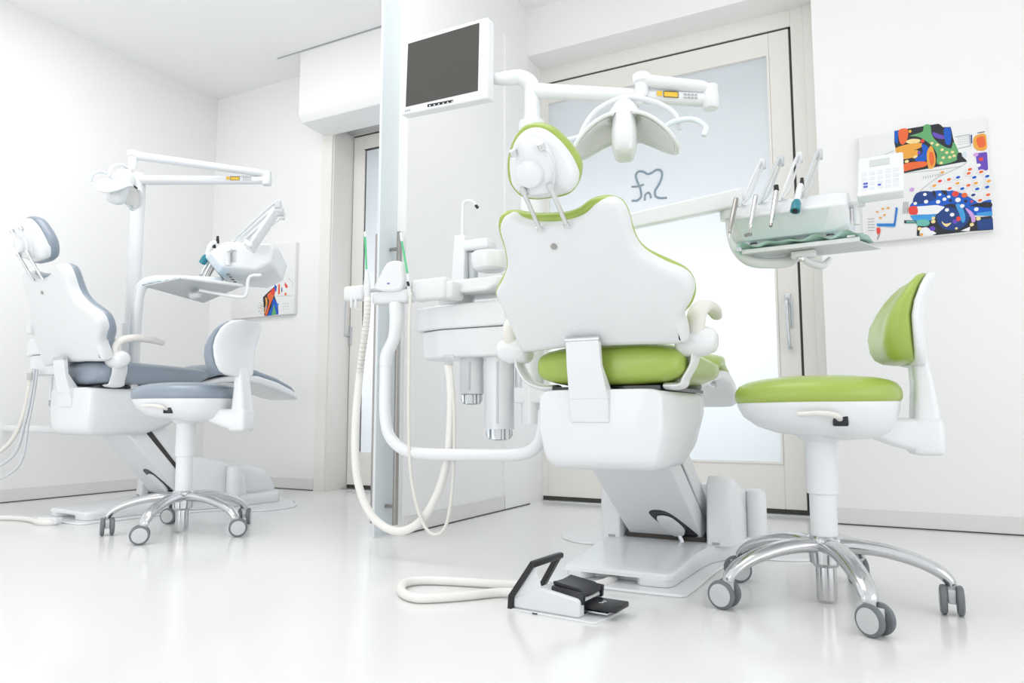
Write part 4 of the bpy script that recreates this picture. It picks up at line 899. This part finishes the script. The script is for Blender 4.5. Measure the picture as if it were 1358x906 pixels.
I += [('p', 'blue', Zs([(305, 158), (330, 155), (325, 235), (308, 225)])), ('s', 'orange', Zs([(332, 155), (385, 148), (385, 205), (360, 240), (338, 225)])),
      ('e', 'gold', Ze(400, 162, 9, 9)), ('s', 'green', Zs([(395, 190), (475, 165), (480, 128), (520, 125), (530, 185), (570, 235), (640, 270), (655, 225), (690, 310), (660, 345), (565, 362), (560, 300), (520, 240), (450, 195)])),
      ('s', 'violet', Zs([(535, 170), (570, 180), (605, 195), (600, 212), (560, 205), (538, 190)])), ('s', 'blue', Zs([(600, 150), (635, 145), (642, 200), (635, 245), (612, 240), (603, 200)])),
      ('s', 'cream', Zs([(380, 218), (415, 207), (458, 212), (455, 228), (410, 236), (380, 230)])), ('e', 'red', Ze(475, 220, 12, 11)),
      ('s', 'amber', Zs([(315, 262), (380, 240), (465, 232), (470, 255), (420, 275), (330, 290)])), ('s', 'amber', Zs([(325, 295), (390, 280), (445, 275), (450, 300), (420, 318), (340, 328)])),
      ('s', 'blue', Zs([(470, 240), (505, 255), (512, 310), (480, 345), (430, 335), (445, 315), (475, 290)])), ('e', 'violet', Ze(455, 290, 10, 12)), ('e', 'cream', Ze(432, 314, 15, 8, -20)), ('e', 'cream', Ze(381, 341, 13, 9)),
      ('s', 'amber', Zs([(500, 300), (515, 258), (530, 252), (545, 290), (553, 340), (540, 380), (510, 380)])), ('s', 'orange', Zs([(515, 295), (535, 290), (545, 340), (530, 370), (518, 350)])),
      ('s', 'orange', Zs([(352, 362), (420, 345), (498, 345), (495, 370), (430, 385), (356, 400)]))]
for x, y in ((562, 245), (530, 235), (590, 275), (617, 292), (650, 290), (597, 322), (635, 320), (660, 312), (585, 353)): I.append(('e', 'cream', Ze(x, y, 10, 8)))
I += [('s', 'black', Zs([(680, 300), (700, 295), (708, 325), (730, 340), (725, 350), (680, 342)])), ('s', 'pale', Zs([(705, 300), (730, 290), (725, 330)])),
      ('l', 'grey', Zs([(665, 200), (745, 188), (752, 255), (680, 270)]), 5), ('p', 'navy', Zs([(752, 190), (760, 188), (762, 240), (755, 242)])),
      ('s', 'amber', Zs([(775, 200), (830, 185), (842, 230), (840, 278), (790, 282), (768, 250)])), ('s', 'orange', Zs([(785, 215), (825, 200), (835, 255), (800, 265)])), ('l', 'black', Zs([(790, 180), (832, 173)]), 7),
      ('p', 'violet', Zs([(780, 300), (845, 293), (852, 400), (800, 405), (790, 365)])), ('e', 'red', Ze(812, 335, 13, 11)), ('e', 'pink', Ze(783, 308, 15, 11)), ('e', 'white', Ze(797, 371, 14, 10))]
for r_ in range(4):
    for c_ in range(6): I.append(('l', 'grey', Zs([(680+c_*11, 208+r_*13-c_*1.5), (686+c_*11, 207+r_*13-c_*1.5)]), 3.5))
I += [('l', 'grey', Zs([(352, 412), (560, 395), (700, 375), (735, 350)]), 3), ('l', 'grey', Zs([(700, 375), (560, 440), (480, 500), (420, 560)]), 3),
      ('p', 'blue', Zs([(400, 600), (440, 560), (480, 530), (560, 515), (650, 515), (720, 540), (800, 590), (870, 570), (878, 665), (640, 660), (400, 655)])),
      ('p', 'black', Zs([(560, 640), (700, 660), (790, 675), (878, 668), (885, 748), (760, 755), (560, 775), (440, 780), (445, 720)])),
      ('p', 'navy', Zs([(790, 690), (880, 680), (884, 745), (800, 750)])),
      ('e', 'navy', Ze(655, 670, 95, 80)), ('s', 'black', Zs([(595, 610), (640, 595), (690, 620), (720, 680), (700, 640), (640, 612)])),
      ('s', 'navy', Zs([(440, 530), (520, 520), (560, 560), (480, 590), (420, 590)])),
      ('p', 'white', Zs([(440, 608), (560, 600), (610, 612), (560, 655), (440, 655)])), ('s', 'red', Zs([(395, 612), (440, 608), (445, 650), (398, 652)])),
      ('p', 'sky', Zs([(400, 660), (560, 652), (540, 690), (420, 690)])), ('s', 'teal', Zs([(440, 690), (500, 685), (520, 705), (500, 722), (445, 718)])), ('p', 'black', Zs([(365, 688), (440, 690), (440, 706), (365, 706)])), ('p', 'teal', Zs([(378, 692), (435, 694), (435, 702), (378, 702)])),
      ('p', 'white', Zs([(460, 735), (500, 728), (560, 765), (520, 782), (458, 778)])), ('p', 'white', Zs([(700, 752), (755, 728), (750, 755)])), ('e', 'violet', Ze(535, 738, 18, 14, 30)),
      ('s', 'sky', Zs([(670, 600), (700, 600), (725, 660), (722, 700), (705, 700), (690, 650)])), ('s', 'pink', Zs([(725, 620), (765, 645), (785, 690), (765, 705), (755, 670)])),
      ('e', 'violet', Ze(667, 698, 15, 13)), ('e', 'red', Ze(687, 682, 13, 14)), ('s', 'cream', Zs([(590, 695), (610, 710), (645, 705), (620, 728), (598, 715)])),
      ('s', 'black', Zs([(750, 608), (810, 590), (870, 590), (868, 620), (790, 612)])), ('p', 'sky', Zs([(790, 650), (877, 640), (878, 668), (795, 665)])),
      ('s', 'black', Zs([(540, 515), (555, 530), (550, 550), (535, 535)])), ('s', 'black', Zs([(585, 515), (615, 520), (620, 545), (600, 535)]))]
for x, y, rx, c_ in ((490, 538, 11, 'white'), (497, 580, 13, 'white'), (432, 590, 11, 'white'), (568, 582, 13, 'white'), (605, 567, 12, 'white'), (578, 540, 9, 'white'), (630, 553, 10, 'white'), (683, 572, 16, 'white'), (708, 608, 13, 'white'), (788, 628, 13, 'white'), (650, 658, 13, 'white'), (620, 630, 12, 'white'), (640, 575, 9, 'black'), (728, 580, 10, 'black'), (668, 537, 20, 'red'), (720, 545, 17, 'orange'), (762, 583, 8, 'red'), (540, 677, 11, 'cream'), (540, 697, 13, 'cream'), (800, 683, 13, 'cream'), (763, 717, 12, 'cream'), (675, 738, 8, 'cream'), (458, 738, 12, 'cream'), (470, 772, 10, 'amber'), (412, 508, 14, 'pink'), (256, 322, 7, 'pink')):
    I.append(('e', c_, Ze(x, y, rx, rx*.85)))
for x, y, c_ in ((683, 440, 'blue'), (775, 442, 'blue'), (847, 437, 'blue'), (680, 475, 'amber'), (742, 488, 'orange'), (784, 476, 'amber'), (707, 507, 'blue'), (792, 510, 'blue'), (847, 500, 'blue'), (853, 545, 'orange'), (635, 505, 'orange'), (578, 461, 'red'), (545, 487, 'amber'), (743, 418, 'orange'), (813, 411, 'orange'), (592, 410, 'amber'), (770, 545, 'navy'), (855, 466, 'amber'), (750, 395, 'orange'), (630, 452, 'orange'), (808, 577, 'orange')):
    I.append(('e', 'white', Ze(x, y, 21, 14, -10))); I.append(('e', c_, Ze(x, y, 13, 8, -15)))
for i in range(9): I.append(('l', 'grey', Zs([(478+i*14, 432-i*2.5), (482+i*14, 446-i*2.5)]), 3.5))
for i in range(4): I.append(('l', 'black', Zs([(362+i*9, 580), (358+i*9, 650)]), 3))
I += [('l', 'grey', Zs([(130, 328), (240, 305), (305, 275)]), 3), ('s', 'amber', Zs([(145, 335), (180, 325), (182, 338), (148, 342)])), ('p', 'sky', Zs([(195, 708), (300, 712), (322, 612), (328, 615), (310, 728), (195, 722)])),
      ('p', 'sky', Zs([(195, 706), (305, 706), (305, 722), (195, 718)])), ('l', 'blue', Zs([(318, 612), (305, 715), (200, 716)]), 9), ('s', 'red', Zs([(195, 735), (215, 732), (217, 760), (200, 770)])), ('l', 'black', Zs([(212, 770), (198, 800)]), 5)]
for i in range(5): I.append(('l', 'black', Zs([(138, 680+i*17), (180, 678+i*17)]), 3))
for x, y in ((198, 638), (233, 620), (218, 673), (244, 657), (266, 615)): I.append(('e', 'amber', Ze(x, y, 8, 6)))
x0, x1 = WY(1138, 181, YB-.03).x, WY(1313, 240, YB-.03).x; z0, z1 = (WY(1160, 321, YB-.03).z+WY(1321, 305, YB-.03).z)/2, (WY(1137, 181, YB-.03).z+WY(1305, 157, YB-.03).z)/2
painting('abstract_painting', (x0, x1, z0, z1), YB-.03, I, 'large square abstract painting with coloured shapes on the right wall')
I = []
zz = lambda x, y: (1000-(970-x)/ .72, (y-290)/.55)
q0, q1, q2, q3 = (262, 290), (975, 295), (965, 830), (250, 850)
I += [('p', 'black', Zs([(620, 690), (700, 640), (760, 610), (745, 680), (790, 760), (800, 830), (640, 838)])), ('s', 'orange', Zs([(668, 675), (745, 640), (740, 690), (700, 760), (670, 830), (650, 830), (690, 730)])), ('p', 'amber', Zs([(645, 690), (668, 700), (672, 740), (650, 820), (638, 815), (655, 740)])),
      ('p', 'blue', Zs([(735, 700), (780, 740), (800, 830), (670, 838), (720, 770)])), ('p', 'green', Zs([(745, 750), (775, 830), (720, 836)])), ('e', 'sky', Ze(790, 755, 10, 12)), ('e', 'pink', Ze(660, 775, 5, 25, 10)), ('s', 'red', Zs([(710, 640), (750, 630), (750, 680), (715, 665)])),
      ('p', 'blue', Zs([(745, 595), (775, 615), (770, 650), (758, 660)])), ('p', 'orange', Zs([(790, 600), (808, 598), (810, 675), (788, 680)])), ('e', 'navy', Ze(830, 645, 6, 25)), ('s', 'red', Zs([(862, 592), (878, 605), (895, 625), (878, 635), (862, 615)])), ('e', 'orange', Ze(872, 680, 13, 13)), ('l', 'grey', Zs([(760, 690), (960, 695)]), 3), ('l', 'grey', Zs([(900, 560), (950, 600), (945, 640)]), 3)]
for i in range(26):
    a = i*2.4; r_ = 6+i*1.9; I.append(('e', 'grey' if i % 3 else 'cream', Ze(605+r_*.75*math.cos(a), 770+r_*1.1*math.sin(a), 4, 5)))
for i in range(9): I.append(('e', 'grey', Ze(850+(i % 3)*26, 750+(i//3)*22, 4, 3)))
x1 = WY(391, 370, YB-.03).x; z1, z0 = WY(391, 321, YB-.03).z, WY(391, 416, YB-.03).z; zc_old = None
painting('abstract_painting', (x1-.62, x1, z0, z1), YB-.03, I, 'small abstract painting with orange and blue streaks in the far left corner')
# ================================================================== LIGHT
def area(name, loc, size, sy, power, rot=(0, 0, 0), col=(1, 1, 1)):
    l = bpy.data.lights.new(name, 'AREA'); l.shape = 'RECTANGLE'; l.size = size; l.size_y = sy; l.energy = power; l.color = col
    o = bpy.data.objects.new(name, l); COL.objects.link(o); o.location = loc; o.rotation_euler = rot; return o
area('ceiling_light_near', (-.6, 1.0, ZC-.03), 1.6, 1.2, 5)
area('overhead_fill_mid', (-1.0, 1.9, ZC-.03), 1.8, .8, 9)  # added overhead fill to lift the floor towards the back, no known fitting
area('fill_light_right', (3.0, .5, 1.35), 3.2, 2.1, 20, (R(90), 0, R(90)))  # unseen fill lamp added to brighten partition and left wall, no window here
area('fill_light_left', (-2.0, -1.7, 1.0), 3.0, 1.7, 27, (R(100), 0, R(50)))  # added fill behind the camera for the left wall and grey chair, no window
area('ceiling_light_far', (-3.1, 2.0, ZC-.03), 1.4, 1.2, 16)
area('corridor_light', (-1.2, 4.75, 1.0), 2.2, .7, 13, (R(90), 0, R(180)), (.95, .98, 1))
area('corridor_light_left', (-2.9, 4.75, 1.0), 1.2, .7, 8, (R(90), 0, R(180)), (.95, .98, 1))
w = bpy.data.worlds.new('world'); bpy.context.scene.world = w; w.use_nodes = True; nt = w.node_tree
bg = nt.nodes['Background']; bg.inputs[0].default_value = (.97, .985, 1, 1); bg.inputs[1].default_value = .80
# ================================================================== CAMERA
cd = bpy.data.cameras.new('camera'); co = bpy.data.objects.new('camera', cd); COL.objects.link(co)
cd.sensor_width = 36; cd.lens = FPX/1358*36; cd.clip_start = .05
Mx = Matrix((RGT, UPV, -FWD)).transposed().to_4x4(); Mx.translation = CAM; co.matrix_world = Mx
sc = bpy.context.scene; sc.camera = co
sc.view_settings.view_transform = 'Standard'; sc.view_settings.look = 'None'; sc.view_settings.gamma = 1; sc.view_settings.use_curve_mapping = False; sc.view_settings.exposure = 0.40
